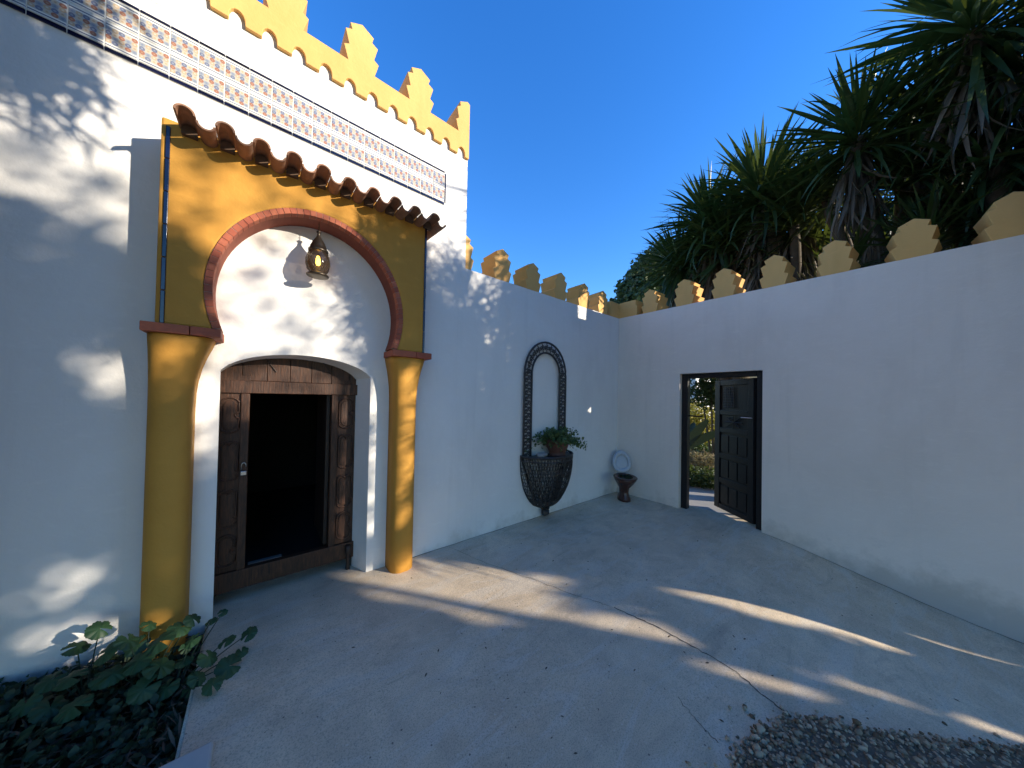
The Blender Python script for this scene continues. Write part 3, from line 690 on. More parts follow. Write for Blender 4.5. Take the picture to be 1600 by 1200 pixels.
for k in range(160):
    a = random.uniform(0, 6.28); q = random.random() ** .5; x_ = tp(.04 + .15 * q * math.cos(a), .11 * q * math.sin(a)); tl.append((x_[0], x_[1], .35 + random.uniform(0, .05)))
quads_mesh('seedlings', leaf_cards(tl, rng.uniform(.02, .04, len(tl)), (0, 0, .6), .5), 6, LEAF_T, 'ground_leaf', T)

# ------------------------------------------------------------------ planting bed in the foreground
m = MB(); m.box(-1.6, -.125, 1.055, 1.30, -.2, .035); tag(m.build('kerb', 'kerb_render', None, bevel=.012), 'pale rendered kerb block closing the planting bed at bottom left', 'kerb')
def mallow_mesh(seed):
    rs = random.Random(seed); vs = [(0, 0, 0)]; k = 42; fs = []
    for ring in (.5, 1.0):
        for i in range(k):
            a = math.pi * .07 + (2 * math.pi - .14 * math.pi) * i / (k - 1) - math.pi / 2
            lob = .86 + .14 * abs(math.sin(3.5 * (a + math.pi / 2))) ** .6; ser = 1 + (.035 * (-1) ** i if ring == 1 else 0); r = ring * lob * ser * .5
            fold = .05 * abs(math.sin(3.5 * (a + math.pi / 2))) * ring
            vs.append((r * math.cos(a), r * math.sin(a), -.16 * ring * ring + fold + rs.uniform(-.01, .01)))
    for i in range(k - 1): fs += [(0, 1 + i, 2 + i), (1 + i, 1 + k + i, 2 + k + i, 2 + i)]
    me = bpy.data.meshes.new('leaf'); me.from_pydata(vs, [], fs); me.materials.append(MT['mallow_leaf']); me.shade_smooth(); return me
MAL = [mallow_mesh(k) for k in range(4)]
def mallow(label, base, leaves):
    T_ = thing('mallow_plant', label, 'plant', base, 'mallow plants in the bed'); sm_ = MB(); stems = []
    for (u, n, z, s) in leaves:
        b = Vector(base); e = Vector((u, n, z)); mid = (b * .45 + e * .55) + Vector((0, 0, -.02)); 
        P = [(1 - t) ** 2 * b + 2 * t * (1 - t) * (mid + Vector((0, 0, .05))) + t * t * e for t in lin(0, 1, 7)]
        sm_.tube([tuple(p) for p in P], [.0035 - .0002 * i for i in range(7)], 5)
        o = bpy.data.objects.new('leaf', random.choice(MAL)); C.objects.link(o); o.parent = T_; o.location = V(u, n, z + .002) - wloc(T_)
        s *= .87; o.scale = (s, s, s); nrm = Vector((random.gauss(.15, .3), -abs(random.gauss(.45, .3)), 1)).normalized()
        o.rotation_mode = 'QUATERNION'; o.rotation_quaternion = nrm.to_track_quat('Z', 'Y') @ Quaternion((0, 0, 1), random.uniform(0, 6.28))
    sm_.build('stem', 'ground_leaf', T_)
    return T_
mallow('spreading mallow with round leaves hanging over the concrete edge', (-.33, .52, -.05),
       [(-.19, .55, .10, .115), (-.12, .50, .13, .10), (-.22, .66, .08, .10), (-.10, .62, .05, .14), (-.16, .72, .05, .10), (-.05, .55, .06, .08), (-.27, .45, .17, .09), (-.20, .36, .20, .07), (-.15, .32, .21, .06), (-.25, .60, .0, .10), (-.02, .46, .10, .10), (-.30, .38, .10, .07)])
mallow('leafy mallow clump in front of the left ochre pillar', (-.45, .40, -.06),
       [(-.40, .42, .21, .15), (-.33, .36, .22, .13), (-.28, .33, .23, .10), (-.47, .45, .16, .14), (-.38, .50, .12, .15), (-.52, .38, .25, .12), (-.50, .33, .18, .12), (-.43, .55, .06, .14), (-.35, .55, .02, .12), (-.56, .42, .12, .13), (-.46, .30, .26, .09), (-.30, .46, .08, .10)])
mallow('tall mallow with leaves raised against the white wall at far left', (-.68, .30, -.05),
       [(-.66, .20, .27, .12), (-.74, .18, .20, .12), (-.62, .28, .17, .13), (-.72, .32, .12, .13), (-.80, .25, .10, .12), (-.60, .36, .08, .12), (-.76, .38, .04, .14), (-.67, .46, .05, .14), (-.85, .32, .06, .11)])
# low weeds and litter cover the soil
N = 5200; gu = rng.uniform(-1.9, -.26, N); gn = rng.uniform(.02, 1.04, N)
gz = np.array([-.05 + .09 * sst((-.6 - a) / .8) for a in gu]) + rng.uniform(0, .07, N) * (gu < -.35)
quads_mesh('weeds', leaf_cards(np.stack([gu, gn, gz], 1), rng.uniform(.02, .06, N), (0, .2, .8), .6), 6, LEAF_T, 'ground_leaf')
tag(bpy.data.objects['weeds'], 'low dark weeds covering the soil of the bed', 'weeds', kind='stuff')
N = 1500; gu = rng.uniform(-1.9, -.245, N); gn = rng.uniform(.05, 1.05, N); gz = np.array([-.05 + .09 * sst((-.6 - a) / .8) for a in gu]) + rng.uniform(0, .05, N)
quads_mesh('leaf_litter', leaf_cards(np.stack([gu, gn, gz], 1), rng.uniform(.03, .11, N), (0, 0, 1.5), .12, .05), 6, LEAF_T, 'litter')
tag(bpy.data.objects['leaf_litter'], 'dry twigs and leaf litter strewn over the bed', 'leaf litter', kind='stuff')

# ------------------------------------------------------------------ gravel patch
ICO = []
bm = bmesh.new(); bmesh.ops.create_icosphere(bm, subdivisions=1, radius=1); iv = np.array([v.co[:] for v in bm.verts]); itri = [tuple(v.index for v in f.verts) for f in bm.faces]; bm.free()
edge = [(1.35, 2.50), (1.63, 2.553), (1.78, 2.562), (2.09, 2.649), (2.29, 2.79), (2.50, 3.02), (3.05, 3.44), (4.4, 4.1)]
def edge_n(u):
    for (a, b), (c, d_) in zip(edge, edge[1:]):
        if a <= u <= c: return b + (d_ - b) * (u - a) / (c - a)
    return 9
pts = []
while len(pts) < 13000:
    u = random.uniform(1.36, 3.9); e = edge_n(u); n = e + abs(random.gauss(0, 1)) * .5 + random.uniform(-.035, .02)
    if u < 1.66: n += max(0, (1.66 - u)) * 1.0
    pts.append((u, n, zf(u, n)))
for k in range(60):
    u = random.uniform(1.4, 3.2); pts.append((u, edge_n(u) - abs(random.gauss(0, .06)), zf(u, edge_n(u))))
N = len(pts); pts = np.array(pts); sz = rng.uniform(.004, .0115, N) * (1 + (rng.random(N) < .05) * .9)
sc = rng.uniform(.6, 1.3, (N, 1, 3)) * np.array([1, 1, .75]); sh = iv[None] * sc * (1 + rng.normal(0, .16, (N, len(iv), 1)))
q = rng.uniform(0, 6.28, N); cs, sn_ = np.cos(q)[:, None], np.sin(q)[:, None]
sh = np.stack([sh[..., 0] * cs - sh[..., 1] * sn_, sh[..., 0] * sn_ + sh[..., 1] * cs, sh[..., 2]], -1) * sz[:, None, None]
lay = rng.uniform(0, .012, N); pts[:, 2] += sz * .5 + lay * (rng.random(N) < .6)
quads_mesh('gravel', sh + pts[:, None], len(iv), itri, 'gravel', None, rng.random(N) ** 1.3)
tag(bpy.data.objects['gravel'], 'loose grey gravel spilling over the concrete at bottom right', 'gravel', kind='stuff')
gb = MB(); gb.loft([[(u, edge_n(u) + .02, zf(u, edge_n(u) + .02) + .007), (u, edge_n(u) + 3, zf(u, edge_n(u) + 3) + .007)] for u in lin(1.45, 4.3, 40)], False, False)
tag(gb.build('gravel_bed', 'gravel_base'), kind='structure')
# bits of debris on the concrete
N = 130; du = rng.uniform(.2, 4.6, N); dn = rng.uniform(.3, 3.6, N); pts = np.array([(a, b, zf(a, b) + .007) for a, b in zip(du, dn)])
quads_mesh('fallen_leaves', leaf_cards(pts, rng.uniform(.008, .028, N), (0, 0, 5), .4, .1), 6, LEAF_T, 'litter')
tag(bpy.data.objects['fallen_leaves'], 'tiny dry leaf scraps scattered on the concrete', 'leaf scraps', kind='stuff')

# ------------------------------------------------------------------ yuccas
def yleaf_pts(L, wd, droop, fold=.25, seg=6):
    """blade along +x, bending down in z; rows of 3"""
    P = []; x = z = 0; ang = 0
    for i in range(seg + 1):
        t = i / seg; h = wd * (.55 + .9 * t if t < .45 else 1) * (1 - max(0, (t - .45) / .55) ** 1.7) * .5 + .0008
        P += [(x, -h, z + h * fold), (x, 0, z), (x, h, z + h * fold)]
        ang = -droop * (t ** 1.3); x += L / seg * math.cos(ang); z += L / seg * math.sin(ang)
    F = [(3 * i + j, 3 * i + j + 1, 3 * i + j + 4, 3 * i + j + 3) for i in range(seg) for j in range(2)]
    return np.array(P), F
YL = []
for k, (wd, dr_) in enumerate([(.048, .05), (.043, .25), (.052, .5), (.046, .9), (.056, .12), (.047, 1.4)]):
    P, F = yleaf_pts(1, wd, dr_); me = bpy.data.meshes.new('leaf'); me.from_pydata([tuple(p) for p in P], [], F); me.materials.append(MT['yucca_leaf']); me.shade_smooth(); YL.append(me)
YP = [yleaf_pts(1, .05, dr_) for dr_ in (.05, .3, .7, 1.2)]
def head_dirs(k, axis, seed, lo=8, hi=125):
    rs = random.Random(seed); ax = Vector(axis).normalized(); a = ax.orthogonal().normalized(); b = ax.cross(a); out = []
    for i in range(k):
        t = (i + .5) / k; ph = R(lo + (hi - lo) * t ** .85) + rs.gauss(0, .08); az = i * 2.39996 + rs.gauss(0, .15)
        out.append((ax * math.cos(ph) + (a * math.cos(az) + b * math.sin(az)) * math.sin(ph), ph, t))
    return out
def frames(D):
    """orthonormal frames (N,3,3) rows x,y,z with x along D and z as upright as it can be (u,n,z coords)"""
    x = unit(np.array(D)); upv = np.array([0, 0, 1.0]) + rng.normal(0, .25, x.shape); y = unit(np.cross(upv, x)); z = np.cross(x, y); return np.stack([x, y, z], 1)
def mass_leaves(name, base, dirs, lens, mat, parent, tint=None, skip=None):
    base = np.array(base); dirs = np.array(dirs); lens = np.array(lens)
    if skip is not None:
        keep = np.array([not skip(b, d_ , l) for b, d_, l in zip(base, dirs, lens)]); base, dirs, lens = base[keep], dirs[keep], lens[keep]
    if len(base) == 0: return None
    Fm = frames(dirs); out = []
    idx = rng.integers(0, 4, len(base))
    P = np.stack([YP[i][0] for i in idx]) * lens[:, None, None]
    out = np.einsum('nij,njk->nik', P, Fm) + base[:, None]
    return quads_mesh(name, out, 21, YP[0][1], mat, parent, tint, True)
def yucca(label, foot, heads, parts=True, group=None, skip=None, dead=90, green=130):
    T_ = thing('yucca_tree', label, 'yucca', foot, group)
    f = Vector(foot); fork = f + Vector((0, 0, .9)); budget = 295
    for hi_, (c, L, axis, skirt) in enumerate(heads):
        c = Vector(c); m = MB(); P = []; ax = Vector(axis).normalized()
        b1 = f.lerp(c, .35) + Vector((0, 0, .3)); e = c - ax * .12
        P = [(1 - t) ** 2 * f + 2 * t * (1 - t) * Vector((f.x * .4 + c.x * .6 - ax.x * .5, f.y * .4 + c.y * .6 - ax.y * .5, f.z + (c.z - f.z) * .6)) + t * t * e for t in lin(0, 1, 12)]
        m.tube([tuple(p + Vector((random.gauss(0, .012), random.gauss(0, .012), 0))) for p in P], [.16 - .09 * t for t in lin(0, 1, 12)] if hi_ == 0 else [.12 - .06 * t for t in lin(0, 1, 12)], 9); m.build('trunk', 'bark', T_, True)
        dl_ = head_dirs(green, axis, hash((label, hi_)) % 999 if False else 17 * hi_ + len(label))
        per = min(green, budget // len(heads)) if parts else 0; base = []; dd = []; ll = []
        for i, (d_, ph, t) in enumerate(dl_):
            bpos = c + d_ * .05 - ax * (.28 * t); Ln = L * random.uniform(.8, 1.08) * (.7 + .3 * min(1, t * 3))
            if skip is not None and skip(bpos, d_, Ln): continue
            if parts and i * per // len(dl_) != (i - 1) * per // len(dl_):
                me = YL[min(5, max(0, int(t * 3.2 + random.uniform(-.6, 1.2))))] if random.random() < .85 else YL[4]
                o = bpy.data.objects.new('leaf', me); C.objects.link(o); o.parent = T_
                x = V(*d_).normalized(); upv = Vector((0, 0, 1)) + Vector((random.gauss(0, .2), random.gauss(0, .2), 0)); y = upv.cross(x)
                if y.length < .05: y = Vector((1, 0, 0)).cross(x)
                y.normalize(); z = x.cross(y); mt = Matrix((x, y, z)).transposed().to_4x4(); mt = mt @ Matrix.Diagonal((Ln, Ln * random.uniform(.85, 1.15), Ln, 1)); mt.translation = V(*bpos) - wloc(T_); o.matrix_local = mt
            else: base.append(tuple(bpos)); dd.append(tuple(d_)); ll.append(Ln)
        if base:
            o = mass_leaves('leaf_rosette', base, dd, ll, 'yucca_leaf_far', T_)
            if o and parts: o['kind'] = 'stuff'
        if parts:
            bs = []; ds = []; ls = []
            for i in range(130):
                t = random.uniform(.35, .98); p = P[min(11, int(t * 11))].lerp(P[min(11, int(t * 11) + 1)], t * 11 % 1); a = random.uniform(0, 6.28); o_ = Vector((math.cos(a), math.sin(a), 0))
                bs.append(tuple(p + o_ * .07)); ds.append(tuple(o_ * .18 - Vector((0, 0, 1)))); ls.append(random.uniform(.3, .55))
            o = mass_leaves('dead_skirt', bs, ds, ls, 'dead_leaf', T_, None, skip)
            if o: o['kind'] = 'stuff'
        if skirt > 0:
            base = []; dd = []; ll = []
            for i in range(dead):
                t = random.random(); a = random.uniform(0, 6.28); p = c - ax * (.25 + skirt * t) if t < .5 else c - ax * .25 - Vector((0, 0, skirt * t))
                sp_ = random.uniform(.25, .75); d_ = Vector((math.cos(a) * sp_, math.sin(a) * sp_, -1 - random.random())); base.append(tuple(p + Vector((math.cos(a), math.sin(a), 0)) * .05)); dd.append(tuple(d_)); ll.append(L * random.uniform(.6, .95))
            o = mass_leaves('dead_skirt', base, dd, ll, 'dead_leaf', T_, None, skip)
            if o: o['kind'] = 'stuff'
    return T_
YG = 'yuccas behind the right wall'
# patches that stay sunlit on the facade plane: (U, Z, half width, half height)
def UZ(p): return p[0] - KU * p[1], p[2] - KZ * p[1]
def vis_skip(b, d_, L):
    # a gap in the foliage lets the sun reach the corner of the left wall, as in the photograph
    for dr_ in (0, .3):
        for t in (.0, .25, .5, .75, 1.0):
            U, Z = UZ((b[0] + d_[0] * L * t, b[1] + d_[1] * L * t, b[2] + d_[2] * L * t - dr_ * L * t * t))
            if 3.70 < U < 4.50 and 2.50 < Z < 3.18: return True
    return False
yucca('big yucca with wide rosette above the fourth and fifth merlons of the right wall', (6.0, 3.3, -.1),
      [((5.5, 2.79, 4.95), .95, (-.25, .1, .9), .5), ((5.95, 3.15, 4.40), .9, (-.3, .2, .7), .6), ((5.9, 2.45, 4.55), .85, (-.2, -.2, .8), .6)], True, YG, vis_skip, 120, 190)
yucca('tall yucca with long drooping leaves filling the upper right corner', (6.1, 4.1, -.3),
      [((5.35, 3.52, 5.45), 1.1, (-.45, -.15, .55), .4), ((5.7, 3.85, 4.75), 1.0, (-.3, -.3, .6), .7), ((5.75, 3.62, 4.15), .9, (-.5, -.3, .4), .6), ((5.9, 4.3, 5.3), 1.0, (0, .3, .9), .6), ((5.9, 3.3, 5.0), 1.0, (-.2, -.1, .9), .5)], True, YG, vis_skip, 120, 180)
yucca('yucca with brown dead skirt above the second merlon, nearest the wall corner', (6.7, 1.55, 0),
      [((6.25, .934, 4.95), 1.1, (-.25, -.25, .9), 1.2), ((6.4, .25, 4.40), 1.0, (-.2, -.7, .6), .6), ((6.8, .8, 4.8), 1.0, (.2, -.2, .9), .6), ((6.2, 1.25, 4.40), .95, (-.3, .1, .8), .9)], True, YG, None, 330, 230)
yucca('yucca with grey hanging skirt between the third and fifth merlons', (6.6, 2.2, 0),
      [((5.95, 1.75, 4.95), 1.1, (-.1, -.15, .95), 1.3), ((6.45, 2.2, 4.75), 1.0, (0, .1, .95), 1.2), ((6.6, 1.5, 5.0), 1.0, (.1, -.1, .9), .8), ((6.0, 2.15, 4.35), .95, (-.3, .1, .8), .9)], True, YG, vis_skip, 330, 230)
yucca('low dark yucca shoot peeping over the sixth merlon of the right wall', (5.7, 3.3, -.1),
      [((5.6, 3.28, 3.45), .75, (-.2, 0, .9), 0), ((5.8, 2.7, 3.4), .7, (-.1, -.1, .9), 0), ((5.9, 3.6, 3.7), .8, (-.1, -.1, .9), 0)], True, YG, vis_skip, 0, 120)
# yuccas just past the end of the right wall: they throw the leaf shadows on the portal
def near_skip(b, d_, L):
    for t in (.15, .5, .85, 1.0):
        if b[0] + d_[0] * L * t < 5.25 and b[1] + d_[1] * L * t < 3.25 + .151 * (b[0] + d_[0] * L * t): return True
        U, Z = UZ((b[0] + d_[0] * L * t, b[1] + d_[1] * L * t, b[2] + d_[2] * L * t - .1 * t))
        if Z > 3.30 and U < 1.75 and not (U > .95 and Z < 3.30 + .35 * random.random() ** 2): return True
        if U < .10 + .25 * random.random() and Z > 1.6: return True
        if 3.35 < U < 4.75 and 2.45 < Z < 3.12: return True
        if U < .95 and Z < 1.9 and ((U - .88) / .1) ** 2 + ((Z - 1.35) / .5) ** 2 < 1: return True
    return False
def uz(U, Z, n): return (U + KU * n, n, Z + KZ * n)
yucca('many-headed yucca leaning over the gate gap beyond the right edge of the photo', (5.5, 4.75, -.4),
      [(uz(.85, 2.62, 4.0), .70, (-.7, .1, .25), .3), (uz(1.05, 2.95, 4.1), .6, (-.5, .1, .5), .3), (uz(1.45, 2.05, 4.2), .7, (-.4, .1, .5), .6), (uz(1.30, 1.5, 4.35), .65, (-.3, .2, .6), .5),
       (uz(2.2, 2.45, 4.2), .75, (-.2, 0, .9), .8), (uz(1.75, 2.75, 4.3), .7, (-.3, 0, .8), .7), (uz(2.85, 2.7, 4.2), .75, (-.1, 0, .9), .8)], False, None, near_skip, 130, 170)
yucca('low spreading yucca at the foot of the right wall end, outside the photo', (5.0, 4.7, -.4),
      [(uz(1.40, .9, 4.4), .6, (-.2, .2, .8), .4), (uz(1.55, .35, 4.4), .6, (-.1, .2, .9), .2), (uz(1.25, .35, 4.6), .5, (-.3, .3, .8), .2)], False, None, near_skip, 90, 170)
def mass(tree, name, N, U0, U1, Z0, Z1, n0, n1, skipf, L=(.35, .6), mat='yucca_leaf_far'):
    bs = []; ds = []; ls = []
    while len(bs) < N:
        U, Z, n = random.uniform(U0, U1), random.uniform(Z0, Z1), random.uniform(n0, n1); bs.append(uz(U, Z, n)); ds.append((random.gauss(-.3, .6), random.gauss(0, .6), random.gauss(-.3, .6))); ls.append(random.uniform(*L))
    return mass_leaves(name, bs, ds, ls, mat, tree, None, skipf)
def mass_skip(b, d_, L):
    if near_skip(b, d_, L): return True
    for t in (0, .5, 1.0):
        U, Z = UZ((b[0] + d_[0] * L * t, b[1] + d_[1] * L * t, b[2] + d_[2] * L * t))
        if U < .32 + .6 * abs(2.75 - Z) - .12 * random.random() or U > 3.3 or Z > 3.12 + .1 * math.sin(6 * U): return True
        if Z > 2.5 and 1.25 < U < 1.8 and random.random() < .22: return True
        if ((U - 1.45) / .10) ** 2 + ((Z - 1.35) / .45) ** 2 < 1 and random.random() < .6: return True
    return False
def portal_skip(b, d_, L):
    for t in (0, .5, 1.0):
        p = (b[0] + d_[0] * L * t, b[1] + d_[1] * L * t, b[2] + d_[2] * L * t)
        if p[0] < 5.25 and p[1] < 3.12 + .151 * p[0]: return True
    U, Z = UZ((b[0] + d_[0] * L * .5, b[1] + d_[1] * L * .5, b[2] + d_[2] * L * .5))
    if U < .34 + .62 * abs(2.72 - Z) or Z > 3.22 + .12 * math.sin(9 * U): return True
    if U > 1.28 and random.random() < .45: return True          # light falls through beside the portal
    if ((U - .90) / .09) ** 2 + ((Z - 1.55) / .35) ** 2 < 1: return True
    return ((U - .52) / .13) ** 2 + ((Z - 2.05) / .12) ** 2 < 1 and random.random() < .7
NY = [o for o in bpy.data.objects if o.get('label', '').startswith('many-headed')][0]
mass(NY, 'leaf_rosette', 2600, .4, 3.3, 1.2, 3.1, 3.7, 4.7, mass_skip)
mass(NY, 'leaf_rosette', 2600, .40, 1.8, 1.75, 3.25, 3.75, 4.6, portal_skip, (.22, .42))
mass(NY, 'dead_skirt', 500, .9, 3.2, .2, 1.9, 3.9, 4.7, mass_skip, (.4, .65), 'dead_leaf')
def over_skip(b, d_, L):
    for t in (.3, .6, .85, 1.0):
        U, Z = UZ((b[0] + d_[0] * L * t, b[1] + d_[1] * L * t, b[2] + d_[2] * L * t))
        if Z < 3.02 or U > -.62: return True
        if U > -.80 and Z < 3.25: return True
    return False
yucca('leaning yucca overhanging the courtyard behind the viewer', (2.3, 5.6, -.1),
      [(uz(-1.15, 3.62, 3.0), .75, (-.2, -.3, .8), 0), (uz(-1.35, 3.9, 3.2), .8, (-.1, -.2, .9), 0), (uz(-1.05, 4.1, 3.1), .7, (.1, -.2, .9), 0), (uz(-1.5, 3.3, 3.0), .7, (0, -.3, .7), 0)], False, None, over_skip, 0, 190)
OY = [o for o in bpy.data.objects if o.get('label', '').startswith('leaning yucca')][0]
mass(OY, 'leaf_rosette', 900, -2.0, -.7, 3.0, 4.15, 2.7, 3.5, over_skip, (.35, .6))
# broadleaf trees in the lane: their crowns shade the house and yard, with gaps
LIT = [(-.85, 2.86, .42, .40), (.0, 2.2, .42, .48), (.35, 1.80, .45, .38), (.40, 2.35, .75, .52), (.86, 1.50, .13, .34), (.85, .98, .12, .15), (.84, .70, .11, .11), (.84, .47, .11, .1),
       (.92, 1.5, .14, .36), (.9, .95, .1, .2), (-.56, 1.75, .11, .17), (-.60, .08, .16, .17), (-.73, 1.68, .13, .19), (-.83, .50, .19, .10), (-.82, .2, .18, .12), (-.28, 1.5, .10, .38),
       (.86, -.08, .30, .17), (1.10, -.10, .26, .16), (.86, -.27, .40, .22), (.60, -.42, .22, .1), (.95, -.36, .12, .08), (1.33, -.90, .10, .19), (1.42, -1.18, .10, .14),
       (1.6, -1.5, .12, .19), (.65, -.69, .12, .11), (.44, -.97, .07, .10), (.53, -1.1, .07, .09), (.5, -1.24, .07, .08), (.56, -1.43, .07, .08), (.42, 1.3, .10, .2), (.15, 1.62, .3, .12)]
def gap(U, Z):
    """probability that a leaf stands at (U, Z): low inside the gaps of the crowns, soft at their rims"""
    q = np.full(len(U), 9.0)
    for a, b, ru, rz in LIT: q = np.minimum(q, np.sqrt(((U - a) / (ru + .03)) ** 2 + ((Z - b) / (rz + .03)) ** 2) * (1 + .15 * np.sin(11 * U + 7 * Z)))
    top = np.where(U > -.62, (2.45 + .10 * np.sin(5 * U) - Z) / .25 + 1, 9); q = np.minimum(q, np.maximum(top, 0))
    b2 = np.where((U > -1.4) & (Z < 3.2), (2.55 - Z) / .25 + 1, 9); q = np.minimum(q, np.maximum(b2, 0))
    left_ = (U < -.45) & (Z < 3.2); t = np.where(left_, np.clip((q - .35) / 1.1, 0, 1), np.where(Z < .03, np.clip((q - .85) / .45, 0, 1), np.clip((q - .6) / .8, 0, 1))); lo = np.where(left_, .08, np.where(Z < .03, .0, .04)); return lo + (1 - lo) * t * t * (3 - 2 * t)
N = 62000; U_ = rng.uniform(-1.55, 1.78, N); Z_ = rng.uniform(-1.9, 3.1, N); n_ = rng.uniform(8.2, 10.6, N)
keep = rng.random(N) < gap(U_, Z_); U_, Z_, n_ = U_[keep], Z_[keep], n_[keep]
pos = np.stack([U_ + KU * n_, n_, Z_ + KZ * n_], 1); sel = pos[:, 2] > .05; pos = pos[sel]
xs = [5.4, 6.5, 7.6, 8.9]
for k, lab in enumerate(['broadleaf tree in the lane behind the viewer, first of the row', 'bushy broadleaf tree in the lane, second of the row', 'bushy broadleaf tree in the lane, third of the row', 'broadleaf tree in the lane, last of the row']):
    T_ = thing('broadleaf_tree', lab, 'tree', (xs[k], 9.4, -.3), 'trees in the lane'); m = MB()
    m.tube([(xs[k], 9.4, -.4), (xs[k] + .05, 9.35, .6), (xs[k] - .05, 9.45, 1.6), (xs[k] + .05, 9.4, 3.9)], [.13, .1, .09, .03], 9); m.build('trunk', 'bark', T_, True)
    own = np.abs(pos[:, 0] - xs[k]) == np.min([np.abs(pos[:, 0] - x) for x in xs], axis=0)
    quads_mesh('crown', leaf_cards(pos[own], rng.uniform(.06, .12, own.sum()), None, .6), 6, LEAF_T, 'broad_leaf', T_)

for k, (tu, tn_, lab) in enumerate([(.9, 8.2, 'left one of two unseen trees added to cut skylight on the house front'), (3.1, 8.3, 'right one of two unseen trees added to cut skylight on the house front')]):  # unseen trees, added to block the bright sky from the left facade
    T_ = thing('sky_block_tree', lab, 'tree', (tu, tn_, -.1), 'unseen trees added to cut skylight'); m = MB(); m.tube([(tu, tn_, -.2), (tu + .1, tn_, 3), (tu, tn_, 7)], [.2, .15, .05], 9); m.build('trunk', 'bark', T_, True)
    N = 14000; d_ = unit(rng.normal(size=(N, 3))); p_ = d_ * (rng.random(N) ** .4 * (1 + .15 * np.sin(5 * d_[:, 0] + 4 * d_[:, 2])))[:, None] * np.array([1.35, 1.1, 3.6]) + np.array([tu, tn_, 5.4]); p_ = p_[p_[:, 0] - KU * p_[:, 1] < -1.5]
    quads_mesh('crown', leaf_cards(p_, rng.uniform(.10, .2, len(p_)), None, .55), 6, LEAF_T, 'broad_leaf', T_)
# unseen tall shrub, added out of view at left to darken the facade
for k, (tu, tn_, ru_, rn_, h_, lab) in enumerate([(-1.95, 1.15, .72, 1.1, 4.6, 'unseen dense shrub added beside the house to darken its left wall')]):
    T_ = thing('shade_shrub', lab, 'shrub', (tu, tn_, 0)); m = MB(); m.tube([(tu, tn_, -.1), (tu, tn_, h_ * .7)], [.12, .04], 8); m.build('trunk', 'bark', T_, True)
    N = 16000; d_ = unit(rng.normal(size=(N, 3))); p_ = d_ * (rng.random(N) ** .4 * (1 + .15 * np.sin(5 * d_[:, 0] + 4 * d_[:, 2])))[:, None] * np.array([ru_, rn_, h_ * .5]) + np.array([tu, tn_, h_ * .5]); p_[:, 1] = np.maximum(p_[:, 1], .06); p_ = p_[p_[:, 0] < -1.22]
    quads_mesh('crown', leaf_cards(p_, rng.uniform(.08, .16, len(p_)), None, .55), 6, LEAF_T, 'broad_leaf', T_)

T_ = thing('shade_bough_tree', 'unseen tree added overhead to cut skylight on the left facade', 'tree', (-2.6, 3.6, 0)); m = MB()  # unseen crown over the bed, added to darken the left facade
m.tube([(-2.6, 3.6, -.1), (-2.5, 3.5, 2.2), (-2.0, 2.9, 4.2), (-.9, 1.9, 5.3)], [.16, .13, .09, .03], 9); m.build('trunk', 'bark', T_, True)
N = 15000; d_ = unit(rng.normal(size=(N, 3))); p_ = d_ * (rng.random(N) ** .4 * (1 + .15 * np.sin(5 * d_[:, 0] + 4 * d_[:, 1])))[:, None] * np.array([1.5, 1.25, .65]) + np.array([-1.05, 1.95, 5.25]); p_ = p_[p_[:, 0] - KU * p_[:, 1] < -1.2]
quads_mesh('crown', leaf_cards(p_, rng.uniform(.08, .16, len(p_)), None, .55), 6, LEAF_T, 'broad_leaf', T_)

# ------------------------------------------------------------------ garden seen through the right doorway
def bush(name, label, cat, c, rad, N, size, mat, group=None, nrm=None, trunk=True):
    T_ = thing(name, label, cat, (c[0], c[1], 0), group); d_ = unit(rng.normal(size=(N, 3))); r_ = rng.random(N) ** .4
    lump = 1 + .22 * np.sin(4 * d_[:, 0] + 3 * d_[:, 2]) * np.cos(5 * d_[:, 1] + 1)
    p = np.array(c) + d_ * (r_ * lump)[:, None] * np.array(rad); p[:, 2] = np.maximum(p[:, 2], .02)
    quads_mesh('foliage', leaf_cards(p, rng.uniform(*size, N), nrm, .5), 6, LEAF_T, mat, T_)
    if trunk:
        m = MB()
        for k in range(4): a = 1.57 * k; m.tube([(c[0], c[1], -.05), (c[0] + rad[0] * .3 * math.cos(a), c[1] + rad[1] * .3 * math.sin(a), c[2] * .6), (c[0] + rad[0] * .6 * math.cos(a), c[1] + rad[1] * .6 * math.sin(a), c[2] + rad[2] * .4)], [.03, .02, .008], 5)
        m.build('stem', 'bark', T_)
    return T_
bush('yellow_shrub', 'sunlit yellow flowering shrub beyond the garden door', 'shrub', (8.8, -.1, .95), (.9, .9, .72), 8000, (.04, .09), 'yellow_leaf')
bush('green_shrub', 'low dark green shrub beside the path beyond the garden door', 'shrub', (6.55, .6, .12), (.38, .55, .24), 3500, (.03, .07), 'broad_leaf')
bush('green_shrub', 'dark leafy shrub hanging over the garden doorway', 'shrub', (7.7, .62, 1.85), (.4, .5, .42), 2500, (.05, .1), 'broad_leaf')
bush('green_shrub', 'bright green shrub below the yellow bush through the doorway', 'shrub', (8.0, .3, .40), (.4, .5, .25), 2500, (.04, .08), 'pot_leaf')
N = 3500; gp = np.stack([rng.uniform(7.1, 7.8, N), rng.uniform(-.3, 1.0, N), rng.uniform(.02, .50, N)], 1)
quads_mesh('dry_grass', leaf_cards(gp, rng.uniform(.06, .16, N), None, .12), 6, LEAF_T, 'dry_grass'); tag(bpy.data.objects['dry_grass'], 'tuft of pale dry grass seen through the garden doorway', 'dry grass', kind='stuff')
BN = thing('banana_plant', 'banana plant with broad dark leaves just inside the garden doorway', 'banana plant', (6.7, .45, 0))
